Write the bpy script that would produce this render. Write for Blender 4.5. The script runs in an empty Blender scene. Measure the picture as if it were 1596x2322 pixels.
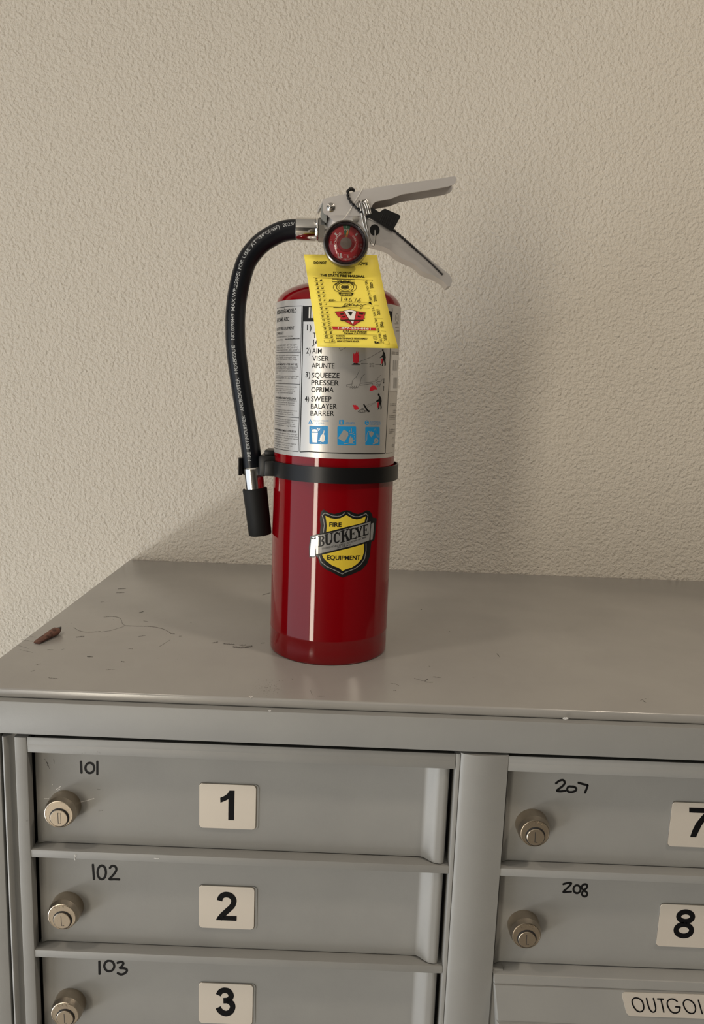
import bpy, bmesh, math, random
from mathutils import Vector, Matrix
random.seed(7)

# ------------------------------------------------------------------ camera
ZT = 1.40                       # height of the cabinet top above the floor
CAM = Vector((0.3051, -0.5445, ZT + 0.2383))
YAW, PITCH, ROLL, FPX = -0.0056, 0.1667, 0.0365, 1712.44
W_, H_ = 1596.0, 2322.0
fwd = Vector((math.sin(YAW)*math.cos(PITCH), math.cos(YAW)*math.cos(PITCH), -math.sin(PITCH)))
rgt = Vector((math.cos(YAW), -math.sin(YAW), 0))
upv = rgt.cross(fwd)
rgt, upv = math.cos(ROLL)*rgt + math.sin(ROLL)*upv, -math.sin(ROLL)*rgt + math.cos(ROLL)*upv
scene = bpy.context.scene
C = scene.collection
cd = bpy.data.cameras.new('camera'); cam = bpy.data.objects.new('camera', cd); C.objects.link(cam)
cam.matrix_world = Matrix.Translation(CAM) @ Matrix((rgt, upv, -fwd)).transposed().to_4x4()
cd.sensor_fit = 'HORIZONTAL'; cd.sensor_width = 36.0; cd.lens = 36.0*FPX/W_
cd.clip_start = 0.02
scene.camera = cam
scene.cycles.max_bounces = 5; scene.cycles.diffuse_bounces = 2; scene.cycles.glossy_bounces = 3; scene.cycles.transparent_max_bounces = 6

# ------------------------------------------------------------------ world, lights, exposure
vs = scene.view_settings
vs.view_transform = 'Standard'; vs.look = 'None'; vs.gamma = 1.0; vs.exposure = -0.04
vs.use_curve_mapping = False
wd = bpy.data.worlds.new('world'); scene.world = wd; wd.use_nodes = True
wd.node_tree.nodes['Background'].inputs[0].default_value = (0.75, 0.85, 1.0, 1)
wd.node_tree.nodes['Background'].inputs[1].default_value = 0.3

def area(name, loc, aim, sx, sy, power, col, spread=180):
    l = bpy.data.lights.new(name, 'AREA'); l.shape = 'RECTANGLE'; l.size = sx; l.size_y = sy
    l.energy = power; l.color = col; l.spread = math.radians(spread)
    o = bpy.data.objects.new(name, l); C.objects.link(o); o.location = loc
    o.rotation_euler = (Vector(aim) - Vector(loc)).to_track_quat('-Z', 'Y').to_euler()
    return o
RX0, RX1, RY0, RY1, RZ1 = -1.70, 2.60, -4.30, 0.4282, ZT + 1.18
# daylight through the glass door and its narrow side light in the left wall
area('door_daylight', (RX0-0.03, -1.48, 1.28), (0, -1.48, 1.28), 2.64, 1.62, 13, (0.86, 0.93, 1.0))
area('side_light_daylight', (RX0-0.03, -3.45, 1.10), (0, -3.45, 1.10), 1.00, 1.95, 92, (1.0, 0.91, 0.76))
area('sunlit_ground_daylight', (RX0-0.02, -0.95, 0.19), (0, -0.95, 0.19), 1.60, 0.34, 30, (0.97, 0.985, 1.0))
# two recessed ceiling lamps
for lx, lw in ((-0.40, 3.2), (0.98, 5.8)):
    area('ceiling_lamp', (lx, -0.36, RZ1-0.01), (lx, -0.36, 0), 0.10, 0.10, lw, (1.0, 0.87, 0.72))

# ------------------------------------------------------------------ pixel -> place helpers
def ray(px, py):
    return fwd + rgt*((px - W_/2)/FPX) + upv*((H_/2 - py)/FPX)
def P(px, py, Y):
    d = ray(px, py); return CAM + d*((Y - CAM.y)/d.y)
def ZP(px, py, z=0.0):
    d = ray(px, py); return CAM + d*((ZT + z - CAM.z)/d.z)
EX, EY, ER, EH = 0.2836, 0.1254, 0.0534, 0.305      # extinguisher axis, radius, shoulder height
def cyl(px, py):                                    # pixel -> (arc, z) on the cylinder
    d = ray(px, py); ox, oy = CAM.x-EX, CAM.y-EY
    a = d.x*d.x+d.y*d.y; b = ox*d.x+oy*d.y; c = ox*ox+oy*oy-ER*ER
    D = max(b*b-a*c, 0); t = (-b-math.sqrt(D))/a
    p = CAM+d*t
    return Vector((math.atan2(p.x-EX, -(p.y-EY))*ER, p.z))
def cyl3(off):
    def f(v):
        th = v[0]/ER
        return Vector((EX+(ER+off)*math.sin(th), EY-(ER+off)*math.cos(th), v[1]))
    return f
def crop(x0, y0, s):                                # coordinates read in an enlarged crop
    return lambda u, v: (x0+u/s, y0+v/s)

# ------------------------------------------------------------------ materials
def mat(name, col, rough=0.5, metal=0.0, coat=0.0, bump=None, var=None, spec=0.5, coat_rough=0.05, trans=0):
    m = bpy.data.materials.new(name); m.use_nodes = True
    nt = m.node_tree; b = nt.nodes['Principled BSDF']
    b.inputs['Base Color'].default_value = (*col, 1)
    b.inputs['Roughness'].default_value = rough
    b.inputs['Metallic'].default_value = metal
    b.inputs['Coat Weight'].default_value = coat
    b.inputs['Coat Roughness'].default_value = coat_rough
    b.inputs['Specular IOR Level'].default_value = spec
    tc = nt.nodes.new('ShaderNodeTexCoord')
    if bump:
        n = nt.nodes.new('ShaderNodeTexNoise'); n.inputs['Scale'].default_value = bump[0]
        n.inputs['Detail'].default_value = bump[2] if len(bump) > 2 else 2
        mp = nt.nodes.new('ShaderNodeMapping')
        if len(bump) > 3: mp.inputs['Scale'].default_value = bump[3]
        nt.links.new(tc.outputs['Object'], mp.inputs[0]); nt.links.new(mp.outputs[0], n.inputs['Vector'])
        bp = nt.nodes.new('ShaderNodeBump'); bp.inputs['Strength'].default_value = 1.0
        bp.inputs['Distance'].default_value = bump[1]
        nt.links.new(n.outputs['Fac'], bp.inputs['Height']); nt.links.new(bp.outputs[0], b.inputs['Normal'])
        m['bump'] = 1
    if var:                                          # (scale, colour2, low, high)
        n = nt.nodes.new('ShaderNodeTexNoise'); n.inputs['Scale'].default_value = var[0]; n.inputs['Detail'].default_value = 5
        nt.links.new(tc.outputs['Object'], n.inputs['Vector'])
        r = nt.nodes.new('ShaderNodeMapRange'); r.inputs['From Min'].default_value = var[2]; r.inputs['From Max'].default_value = var[3]
        mx = nt.nodes.new('ShaderNodeMix'); mx.data_type = 'RGBA'
        mx.inputs[6].default_value = (*col, 1); mx.inputs[7].default_value = (*var[1], 1)
        nt.links.new(n.outputs['Fac'], r.inputs['Value']); nt.links.new(r.outputs[0], mx.inputs[0])
        nt.links.new(mx.outputs[2], b.inputs['Base Color'])
    return m
M = {}
M['wall'] = mat('painted_plaster', (0.63, 0.58, 0.50), 0.75, bump=(260, 0.0028, 2.5), spec=0.25)
M['room'] = mat('room_paint', (0.05, 0.047, 0.044), 0.8)
M['ceil'] = mat('ceiling_paint', (0.55, 0.53, 0.50), 0.85)
M['floor'] = mat('floor_tile', (0.48, 0.44, 0.38), 0.5, var=(3, (0.40, 0.37, 0.33), 0.35, 0.7))
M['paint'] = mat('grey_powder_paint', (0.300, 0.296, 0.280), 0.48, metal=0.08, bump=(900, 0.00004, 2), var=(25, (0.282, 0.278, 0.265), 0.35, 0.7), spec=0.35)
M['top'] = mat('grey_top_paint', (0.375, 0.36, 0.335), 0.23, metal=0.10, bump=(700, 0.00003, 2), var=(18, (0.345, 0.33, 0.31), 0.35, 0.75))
M['dark'] = mat('painted_gap_shade', (0.02, 0.02, 0.022), 0.7)  # near-black colour stands in for the shade inside gaps
M['plate'] = mat('champagne_plate', (0.74, 0.68, 0.60), 0.38, metal=0.40, bump=(260, 0.00004, 3))
M['ink'] = mat('black_ink', (0.004, 0.004, 0.005), 0.5, spec=0.15)
M['marker'] = mat('marker_ink', (0.006, 0.006, 0.007), 0.45, spec=0.2)
M['nickel'] = mat('worn_nickel', (0.46, 0.395, 0.315), 0.34, metal=1.0, bump=(1500, 0.00008, 3))
M['plate_shade'] = mat('painted_plate_shade', (0.20, 0.18, 0.15), 0.45, metal=0.7)
M['red'] = mat('red_enamel', (0.20, 0.0002, 0.003), 0.4, coat=1.0, coat_rough=0.07, bump=(420, 0.00005, 2), spec=0.0)
M['foil'] = mat('silver_label_foil', (0.58, 0.56, 0.53), 0.34, metal=0.55, bump=(500, 0.00003, 2))
M['chrome'] = mat('chrome', (0.82, 0.80, 0.77), 0.12, metal=1.0)
M['steel'] = mat('bright_steel', (0.52, 0.50, 0.47), 0.22, metal=1.0)
M['alu'] = mat('satin_aluminium', (0.70, 0.67, 0.65), 0.36, metal=0.82, bump=(350, 0.00006, 3, (0.25, 1, 1)))
M['gun'] = mat('grey_cast_metal', (0.33, 0.34, 0.33), 0.42, metal=0.7)
M['plastic'] = mat('black_plastic', (0.005, 0.005, 0.0055), 0.36, spec=0.35)
M['rubber'] = mat('black_rubber', (0.008, 0.008, 0.008), 0.62, spec=0.3)
M['hose'] = mat('black_hose', (0.004, 0.005, 0.008), 0.33, bump=(300, 0.00006, 2), spec=0.35)
M['print_grey'] = mat('grey_hose_print', (0.42, 0.43, 0.43), 0.5)
M['tag'] = mat('yellow_card', (0.97, 0.78, 0.10), 0.55, var=(60, (0.94, 0.75, 0.10), 0.4, 0.8))
M['tag_ink'] = mat('tag_ink', (0.02, 0.016, 0.005), 0.6, spec=0.2)
M['tag_line'] = mat('tag_rule', (0.22, 0.17, 0.01), 0.6)
M['tag_red'] = mat('tag_red', (0.50, 0.012, 0.015), 0.55)
M['tag_white'] = mat('tag_white', (0.86, 0.80, 0.72), 0.55)
M['label_ink'] = mat('label_ink', (0.008, 0.008, 0.008), 0.5, spec=0.2)
M['label_grey'] = mat('label_grey_ink', (0.10, 0.095, 0.09), 0.5)
M['label_red'] = mat('label_red', (0.52, 0.015, 0.03), 0.4)
M['label_blue'] = mat('label_blue', (0.012, 0.27, 0.60), 0.38)
M['label_white'] = mat('label_white', (0.72, 0.70, 0.66), 0.45)
M['badge_black'] = mat('badge_black', (0.008, 0.008, 0.008), 0.30)
M['badge_yellow'] = mat('badge_yellow', (0.72, 0.53, 0.045), 0.32)
M['badge_silver'] = mat('badge_silver', (0.74, 0.73, 0.71), 0.14, metal=0.75)
M['dial_red'] = mat('dial_red', (0.46, 0.012, 0.022), 0.5)
M['dial_green'] = mat('dial_green', (0.02, 0.16, 0.07), 0.5)
M['dial_orange'] = mat('needle_orange', (0.80, 0.28, 0.04), 0.5)
M['dial_white'] = mat('dial_white', (0.75, 0.70, 0.68), 0.5)
M['dial_hub'] = mat('clear_hub_plastic', (0.33, 0.28, 0.25), 0.15, coat=0.5)
M['bezel'] = mat('bezel_black', (0.020, 0.014, 0.016), 0.12, coat=1.0)
M['housing'] = mat('gauge_housing', (0.27, 0.25, 0.225), 0.28, metal=0.95)
M['thread'] = mat('white_thread', (0.80, 0.76, 0.68), 0.6)
M['wood'] = mat('brown_wood', (0.17, 0.075, 0.05), 0.6, bump=(300, 0.0004, 3), var=(240, (0.05, 0.018, 0.012), 0.4, 0.65))
M['wood_tip'] = mat('dark_stub', (0.05, 0.045, 0.042), 0.7)
def soft(name, col, a, scale, lo, hi):               # worn mark: patchy film on the paint
    m = mat(name, col, 0.6); nt = m.node_tree; b = nt.nodes['Principled BSDF']
    tc = nt.nodes.new('ShaderNodeTexCoord'); n = nt.nodes.new('ShaderNodeTexNoise'); n.inputs['Scale'].default_value = scale
    n.inputs['Detail'].default_value = 4
    r = nt.nodes.new('ShaderNodeMapRange'); r.inputs['From Min'].default_value = lo; r.inputs['From Max'].default_value = hi
    r.inputs['To Max'].default_value = a
    nt.links.new(tc.outputs['Object'], n.inputs['Vector']); nt.links.new(n.outputs['Fac'], r.inputs['Value'])
    nt.links.new(r.outputs[0], b.inputs['Alpha']); return m
M['scuff'] = soft('dark_scuff', (0.045, 0.035, 0.03), 0.75, 900, 0.35, 0.62)
M['smudge'] = soft('brown_smudge', (0.10, 0.075, 0.06), 0.55, 700, 0.47, 0.72)
M['chip'] = soft('pale_chip', (0.75, 0.73, 0.70), 0.9, 1200, 0.25, 0.5)
lens = bpy.data.materials.new('clear_lens'); lens.use_nodes = True
nt = lens.node_tree; nt.nodes.remove(nt.nodes['Principled BSDF'])
tr = nt.nodes.new('ShaderNodeBsdfTransparent'); tr.inputs[0].default_value = (0.94, 0.93, 0.92, 1)
gl = nt.nodes.new('ShaderNodeBsdfGlossy'); gl.inputs['Roughness'].default_value = 0.06
fr = nt.nodes.new('ShaderNodeFresnel'); fr.inputs[0].default_value = 1.45
mx = nt.nodes.new('ShaderNodeMixShader')
nt.links.new(fr.outputs[0], mx.inputs[0]); nt.links.new(tr.outputs[0], mx.inputs[1]); nt.links.new(gl.outputs[0], mx.inputs[2])
nt.links.new(mx.outputs[0], nt.nodes['Material Output'].inputs['Surface'])
M['lens'] = lens

# ------------------------------------------------------------------ object helpers
def root_loc(o):
    while o.parent: o = o.parent
    return o.location
def link(name, me, m, parent=None, origin=None):
    """mesh given in world coordinates -> one object; parts are stored relative to their thing"""
    o = bpy.data.objects.new(name, me); C.objects.link(o)
    base = Vector(root_loc(parent)) if parent else (Vector(origin) if origin else Vector((0, 0, 0)))
    me.transform(Matrix.Translation(-base))
    if parent: o.parent = parent
    else: o.location = base
    me.materials.append(m)
    return o
def from_bm(name, bm, m, parent=None, smooth=None, origin=None):
    bmesh.ops.recalc_face_normals(bm, faces=bm.faces)
    me = bpy.data.meshes.new(name); bm.to_mesh(me); bm.free()
    if smooth is not None:
        for p in me.polygons: p.use_smooth = True
        me.set_sharp_from_angle(angle=math.radians(smooth))
    return link(name, me, m, parent, origin)
def thing(name, label, cat, loc, group=None):
    o = bpy.data.objects.new(name, None); C.objects.link(o); o.location = loc; o.empty_display_size = 0.05
    o['label'] = label; o['category'] = cat
    if group: o['group'] = group
    return o
def box(bm, x0, x1, y0, y1, z0, z1, bev=0.0, seg=2):
    b2 = bmesh.new(); bmesh.ops.create_cube(b2, size=1)
    for v in b2.verts:
        v.co = Vector((x0+(v.co.x+.5)*(x1-x0), y0+(v.co.y+.5)*(y1-y0), z0+(v.co.z+.5)*(z1-z0)))
    if bev: bmesh.ops.bevel(b2, geom=b2.edges[:], offset=bev, segments=seg, affect='EDGES', profile=0.5)
    me = bpy.data.meshes.new('t'); b2.to_mesh(me); b2.free(); bm.from_mesh(me); bpy.data.meshes.remove(me)
def struct(name, bm, m):
    o = from_bm(name, bm, m); o['kind'] = 'structure'; return o
def prism(bm, pts, vec):
    """closed outline of 3D points swept along vec, capped"""
    a = [bm.verts.new(p) for p in pts]; b = [bm.verts.new(Vector(p)+Vector(vec)) for p in pts]
    n = len(pts)
    for i in range(n): bm.faces.new((a[i], a[(i+1) % n], b[(i+1) % n], b[i]))
    bm.faces.new(a[::-1]); bm.faces.new(b)
def smooth_path(pts, n=8, closed=False):
    pts = [Vector(p) for p in pts]; out = []
    N = len(pts); rng = range(N if closed else N-1)
    g = (lambda i: pts[i % N]) if closed else (lambda i: pts[min(max(i, 0), N-1)])
    for i in rng:
        a, b, c, d = g(i-1), g(i), g(i+1), g(i+2)
        for k in range(n):
            t = k/n
            out.append(0.5*((2*b)+(c-a)*t+(2*a-5*b+4*c-d)*t*t+(3*b-a-3*c+d)*t**3))
    if not closed: out.append(pts[-1])
    return out
def frames(path):
    T = [(path[min(i+1, len(path)-1)]-path[max(i-1, 0)]).normalized() for i in range(len(path))]
    ref = Vector((0, 1, 0)) if abs(T[0].y) < .9 else Vector((1, 0, 0))
    N = [(ref-T[0]*ref.dot(T[0])).normalized()]
    for i in range(1, len(path)):
        n = N[-1]-T[i]*N[-1].dot(T[i]); N.append(n.normalized())
    return T, N
def tube(bm, path, rad, seg=12, caps=True, closed=False):
    T, N = frames(path); rings = []
    for i, p in enumerate(path):
        r = rad(i/(len(path)-1)) if callable(rad) else rad
        b = T[i].cross(N[i])
        rings.append([bm.verts.new(p+(N[i]*math.cos(2*math.pi*k/seg)+b*math.sin(2*math.pi*k/seg))*r) for k in range(seg)])
    L = len(rings)
    for i in range(L if closed else L-1):
        a, b = rings[i], rings[(i+1) % L]
        for k in range(seg): bm.faces.new((a[k], a[(k+1) % seg], b[(k+1) % seg], b[k]))
    if caps and not closed: bm.faces.new(rings[0][::-1]); bm.faces.new(rings[-1])
def lathe(bm, prof, o, axis, seg=48, cap=True):
    """profile of (radius, distance along axis)"""
    axis = Vector(axis).normalized(); u = axis.orthogonal().normalized(); w = axis.cross(u); o = Vector(o); rings = []
    for r, h in prof:
        if r < 1e-7: rings.append([bm.verts.new(o+axis*h)])
        else: rings.append([bm.verts.new(o+axis*h+(u*math.cos(2*math.pi*k/seg)+w*math.sin(2*math.pi*k/seg))*r) for k in range(seg)])
    for a, b in zip(rings, rings[1:]):
        for k in range(seg):
            j = (k+1) % seg
            if len(a) == 1 and len(b) == 1: continue
            if len(a) == 1: bm.faces.new((a[0], b[j], b[k]))
            elif len(b) == 1: bm.faces.new((a[k], a[j], b[0]))
            else: bm.faces.new((a[k], a[j], b[j], b[k]))
    if cap:
        if len(rings[0]) > 1: bm.faces.new(rings[0][::-1])
        if len(rings[-1]) > 1: bm.faces.new(rings[-1])

# flat print: collected in 2D surface coordinates, then laid on a real surface
_txt = bpy.data.curves.new('letters', 'FONT'); _to = bpy.data.objects.new('letters', _txt); C.objects.link(_to)
_txt.resolution_u = 3
_cache = {}
def glyphs(s, bold):
    k = (s, bold)
    if k not in _cache:
        _txt.body = s; _txt.offset = bold
        dg = bpy.context.evaluated_depsgraph_get(); dg.update()
        me = _to.evaluated_get(dg).to_mesh()
        _cache[k] = ([v.co.xy.copy() for v in me.vertices], [tuple(p.vertices) for p in me.polygons])
        _to.evaluated_get(dg).to_mesh_clear()
    return _cache[k]
_h = glyphs('H', 0.0)[0]; CAPH = max(v.y for v in _h)
class Flat:
    def __init__(self): self.v = []; self.f = []
    def add(self, vs, fs):
        n = len(self.v); self.v += [Vector((p[0], p[1])) for p in vs]; self.f += [tuple(i+n for i in f) for f in fs]
    def poly(self, pts): self.add(pts, [tuple(range(len(pts)))]); return self
    def rect(self, x0, y0, x1, y1): return self.poly([(x0, y0), (x1, y0), (x1, y1), (x0, y1)])
    def ellipse(self, cx, cy, rx, ry, n=28): return self.poly([(cx+rx*math.cos(2*math.pi*i/n), cy+ry*math.sin(2*math.pi*i/n)) for i in range(n)])
    def text(self, s, o, e, h, bold=0.0):
        """text from o to e along its base line; h = cap height (number: at right angles, or a vector)"""
        vs, fs = glyphs(s, bold)
        if not vs: return self
        x0, x1 = min(v.x for v in vs), max(v.x for v in vs)
        o, e = Vector(o[:2]), Vector(e[:2]); a = e-o
        if not isinstance(h, (tuple, Vector)): n = Vector((a.y, -a.x)).normalized()*h
        else: n = Vector(h)
        self.add([o+a*((v.x-x0)/(x1-x0))+n*(v.y/CAPH) for v in vs], fs); return self
    def line(self, pts, w, smooth=0, closed=False, round_=True, w2=None):
        pts = [Vector(p[:2]) for p in pts]
        if smooth: pts = [Vector(p[:2]) for p in smooth_path([(p.x, p.y, 0) for p in pts], smooth, closed)]
        if closed: pts = pts+[pts[0]]
        n = len(pts); L = []; R_ = []
        for i, p in enumerate(pts):
            if closed and i in (0, n-1): t = pts[1]-pts[n-2]
            else: t = pts[min(i+1, n-1)]-pts[max(i-1, 0)]
            t = t.normalized() if t.length > 0 else Vector((1, 0))
            ww = w if w2 is None else w+(w2-w)*i/max(n-1, 1)
            q = Vector((-t.y, t.x))*ww/2
            if round_ and not closed and i == 0: L.append(p-t*ww*.3+q*.5); R_.append(p-t*ww*.3-q*.5)
            L.append(p+q); R_.append(p-q)
            if round_ and not closed and i == n-1: L.append(p+t*ww*.3+q*.5); R_.append(p+t*ww*.3-q*.5)
        m = len(L); self.add(L+R_, [(i, i+1, m+i+1, m+i) for i in range(m-1)]); return self
    def build(self, name, fn, m, parent, step=None, to=None, kind=None):
        vs = [to(*v) for v in self.v] if to else self.v
        bm = bmesh.new(); bv = [bm.verts.new((v[0], v[1], 0)) for v in vs]
        for f in self.f:
            try: bm.faces.new([bv[i] for i in f])
            except ValueError: pass
        for f in bm.faces: f.normal_update()
        bmesh.ops.triangulate(bm, faces=[f for f in bm.faces if len(f.verts) > 4])
        if step:
            x0, x1 = min(v[0] for v in vs), max(v[0] for v in vs); k = math.floor(x0/step)+1
            while k*step < x1:
                bmesh.ops.bisect_plane(bm, geom=bm.verts[:]+bm.edges[:]+bm.faces[:], plane_co=(k*step, 0, 0), plane_no=(1, 0, 0))
                k += 1
        for v in bm.verts: v.co = fn(v.co)
        me = bpy.data.meshes.new(name); bm.to_mesh(me); bm.free()
        o = link(name, me, m, parent)
        if kind: o['kind'] = kind
        return o

# ------------------------------------------------------------------ the room
XL, XR, D = 0.008, 0.835, 0.4282
bm = bmesh.new(); box(bm, RX0-.1, RX1+.1, RY1, RY1+.12, 0, RZ1); struct('wall_back', bm, M['wall'])
bm = bmesh.new(); box(bm, RX0-.1, RX1+.1, RY0-.1, RY1+.12, -.08, 0); struct('floor', bm, M['floor'])
bm = bmesh.new(); box(bm, RX0-.1, RX1+.1, RY0-.1, RY1+.12, RZ1, RZ1+.08); struct('ceiling', bm, M['ceil'])
bm = bmesh.new(); box(bm, RX1, RX1+.1, RY0, RY1, 0, RZ1); struct('wall_right', bm, M['room'])
bm = bmesh.new(); box(bm, RX0-.1, RX1+.1, RY0-.1, RY0, 0, RZ1); struct('wall_front', bm, M['room'])
bm = bmesh.new()
box(bm, RX0-.1, RX0, -.13, RY1, 0, RZ1); box(bm, RX0-.1, RX0, -2.835, -2.815, 0, RZ1); box(bm, RX0-.1, RX0, RY0, -4.08, 0, RZ1)
box(bm, RX0-.1, RX0, -2.82, -.13, 2.10, RZ1); box(bm, RX0-.1, RX0, -4.08, -2.82, 2.10, RZ1)
struct('wall_left', bm, M['room'])

# ------------------------------------------------------------------ the mailbox cabinet
cab = thing('mailbox_cabinet', 'grey metal wall of numbered locking mailboxes under the fire extinguisher', 'mailbox', ((XL+XR)/2, D/2, 0))
def cbox(name, x0, x1, y0, y1, z0, z1, bev=0.0006, m='paint', parent=None, seg=2):
    bm = bmesh.new(); box(bm, x0, x1, y0, y1, ZT+z0, ZT+z1, bev, seg)
    return from_bm(name, bm, M[m], parent or cab, smooth=35)
FB = -1.36
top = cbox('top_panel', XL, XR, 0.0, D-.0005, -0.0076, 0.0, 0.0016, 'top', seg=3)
cbox('header_panel', XL, XR, -0.0062, 0.02, -0.0342, -0.0078, 0.0009)
cbox('body', XL+.004, XR-.004, 0.016, D-.001, -1.40, -0.0078, 0, 'dark')  # coloured near black so the gaps in the front read as shaded
cbox('side_panel', XL, XL+.004, -.003, D-.001, -1.40, -0.0078, .0003)
cbox('side_panel', XR-.004, XR, -.003, D-.001, -1.40, -0.0078, .0003)
cbox('surround_trim', XL, 0.0376, -0.0045, 0.018, FB, -0.0366, .0005)
cbox('surround_trim', 0.7680, XR, -0.0045, 0.018, FB, -0.0366, .0005)
# outer jamb: a rounded bead running into a hollow, then a flat strip
def zprism(name, prof, z0, z1, m='paint', parent=None, smooth=40):
    bm = bmesh.new(); prism(bm, [Vector((x, y, ZT+z0)) for x, y in prof], (0, 0, z1-z0))
    return from_bm(name, bm, M[m], parent or cab, smooth=smooth)
pr = [(.0390, .016), (.0390, -.0010), (.0393, -.0030), (.0400, -.0047), (.0412, -.0052), (.0426, -.0046), (.0440, -.0028), (.0456, -.0006), (.0474, .0008), (.0490, .0012), (.0490, .016)]
zprism('jamb_bead', pr, FB, -.0372)
pr = [(.0491, .0032), (.0491, -.0038), (.0496, -.0048), (.0504, -.0050), (.0575, -.0050), (.0586, -.0046), (.0590, -.0036), (.0590, .0032)]
zprism('jamb_strip', pr, FB, -.0374)
# centre jamb and post
pr = [(.3884, .016), (.3884, -.0030), (.3888, -.0040), (.3896, -.0044), (.3917, -.0044), (.3921, -.0036), (.3921, .016)]
zprism('jamb_strip', pr, FB, -.0372)
pr = [(.3922, .016), (.3922, -.0040)]
for i in range(17):
    t = i/16; pr.append((.3926+.0360*t, -.0046-.0034*math.sin(math.pi*min(1, t*1.0)**0.8)*(1 if t < .98 else .6)))
pr += [(.4288, -.0036), (.4288, .016)]
zprism('centre_post', pr, FB, -.0362)
zprism('jamb_strip', [(.7585, .016), (.7585, -.0044), (.7675, -.0044), (.7675, .016)], FB, -.0372)
H2, PT, DT = -0.0498, 0.0889, 0.0066
COLX = ((.0590, .3884, 0.0), (.4288, .7585, .3700))
for ci, (xa, xb, dx) in enumerate(COLX):
    bm = bmesh.new(); box(bm, xa, xb, -.0044, .016, ZT+H2, ZT-.0425, .0006); box(bm, xa, xb, -.00438, -.0032, ZT-.0445, ZT-.0372, .0004)
    from_bm('top_rail', bm, M['paint'], cab, smooth=35)
    for k in range(1, 4 if ci == 0 else 2):
        zb = H2-PT*k
        cbox('divider_rail', xa-.0004, xb+.0002, -.0042, .016, zb, zb+DT, .0006)
YD = 0.0060
def door_profile(dx):
    pts = []
    for x, y in [(.0610, .0040), (.0617, .0038), (.0630, .0044), (.0648, .0055), (.0665, .0060), (.1, .0060), (.2, .0060), (.30, .0060), (.3660, .0060)]:
        pts.append((x+dx, y))
    n = 14
    for i in range(1, n+1):
        t = i/n; s = t*t*(3-2*t); pts.append((.3660+.0125*t+dx, .0060-.0080*s))
    for x, y in [(.3800, -.00235), (.3815, -.0025), (.3830, -.0021), (.3842, -.0011), (.3849, .0004), (.3851, .0022)]: pts.append((x+dx, y))
    back = [(x, y+.0016 if y > .003 else y+.0030) for x, y in pts[::-1]]
    back[0] = (pts[-1][0], .0060)
    return pts+[(.3851+dx, .009), (.0610+dx, .009)]
def rrect(x0, x1, z0, z1, r, n=5):
    out = []
    for cx, cz, a0 in ((x1-r, z1-r, 0), (x0+r, z1-r, 90), (x0+r, z0+r, 180), (x1-r, z0+r, 270)):
        for i in range(n+1):
            a = math.radians(a0+90*i/n); out.append((cx+r*math.cos(a), cz+r*math.sin(a)))
    return out
def plate_prism(bm, pts, y0, y1, bev=0):
    prism(bm, [Vector((x, y0, ZT+z)) for x, z in pts], (0, y1-y0, 0))
    if bev:
        ed = [e for e in bm.edges if all(abs(v.co.y-y1) < 1e-7 for v in e.verts)]
        bmesh.ops.bevel(bm, geom=ed, offset=bev, segments=2, affect='EDGES')
def onY(Y): return lambda v: P(v[0], v[1], Y)
k2 = crop(0, 1640, 3.99); k3 = crop(0, 1960, 3.99); k6 = crop(1196, 1580, 3.99); k7 = crop(1196, 1940, 3.99)
def pts(k, *uv): return [k(u, v) for u, v in uv]
def loop(k, cx, cy, rx, ry, n=12): return [k(cx+rx*math.sin(2*math.pi*i/n)*1.0, cy-ry*math.cos(2*math.pi*i/n)) for i in range(n)]
def hand(ci, r):
    F = Flat(); w = 5.2
    if (ci, r) == (0, 0):
        F.line(pts(k2, (731, 345), (737, 450)), w); F.line(loop(k2, 812, 405, 40, 46), w, 3, True); F.line(pts(k2, (880, 345), (880, 464)), w)
    if (ci, r) == (0, 1):
        F.line(pts(k2, (840, 1278), (850, 1414)), w); F.line(loop(k2, 920, 1350, 38, 62), w, 3, True)
        F.line(pts(k2, (992, 1312), (1012, 1292), (1042, 1298), (1052, 1326), (1030, 1366), (1000, 1398), (990, 1412), (1035, 1412), (1080, 1414)), w, 4)
    if (ci, r) == (0, 2):
        F.line(pts(k3, (898, 878), (900, 994)), w); F.line(loop(k3, 988, 920, 45, 48), w, 3, True)
        F.line(pts(k3, (1060, 892), (1095, 883), (1116, 896), (1098, 926), (1082, 938), (1128, 942), (1148, 960), (1130, 985), (1095, 997), (1062, 984)), w, 4)
    if (ci, r) == (1, 0):
        F.line(pts(k6, (255, 785), (288, 760), (320, 754), (336, 775), (322, 803), (285, 832), (265, 850), (300, 856), (346, 849)), w*.95, 4)
        F.line(pts(k6, (405, 813), (372, 813), (358, 835), (368, 858), (402, 862), (436, 848), (438, 826), (412, 812)), w*.95, 4, True)
        F.line(pts(k6, (458, 777), (500, 790), (545, 800)), w*.95); F.line(pts(k6, (545, 800), (532, 838), (519, 870)), w*.95)
    if (ci, r) == (1, 1):
        F.line(pts(k7, (321, 260), (360, 249), (394, 249), (385, 268), (350, 303), (322, 331), (360, 330), (396, 327)), w*.9, 4)
        F.line(loop(k7, 447, 305, 32, 36), w*.9, 3, True)
        F.line(pts(k7, (535, 264), (508, 262), (488, 285), (505, 312), (535, 334), (538, 358), (515, 371), (491, 352), (502, 322), (536, 290)), w*.9, 4, True)
    return F
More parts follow.
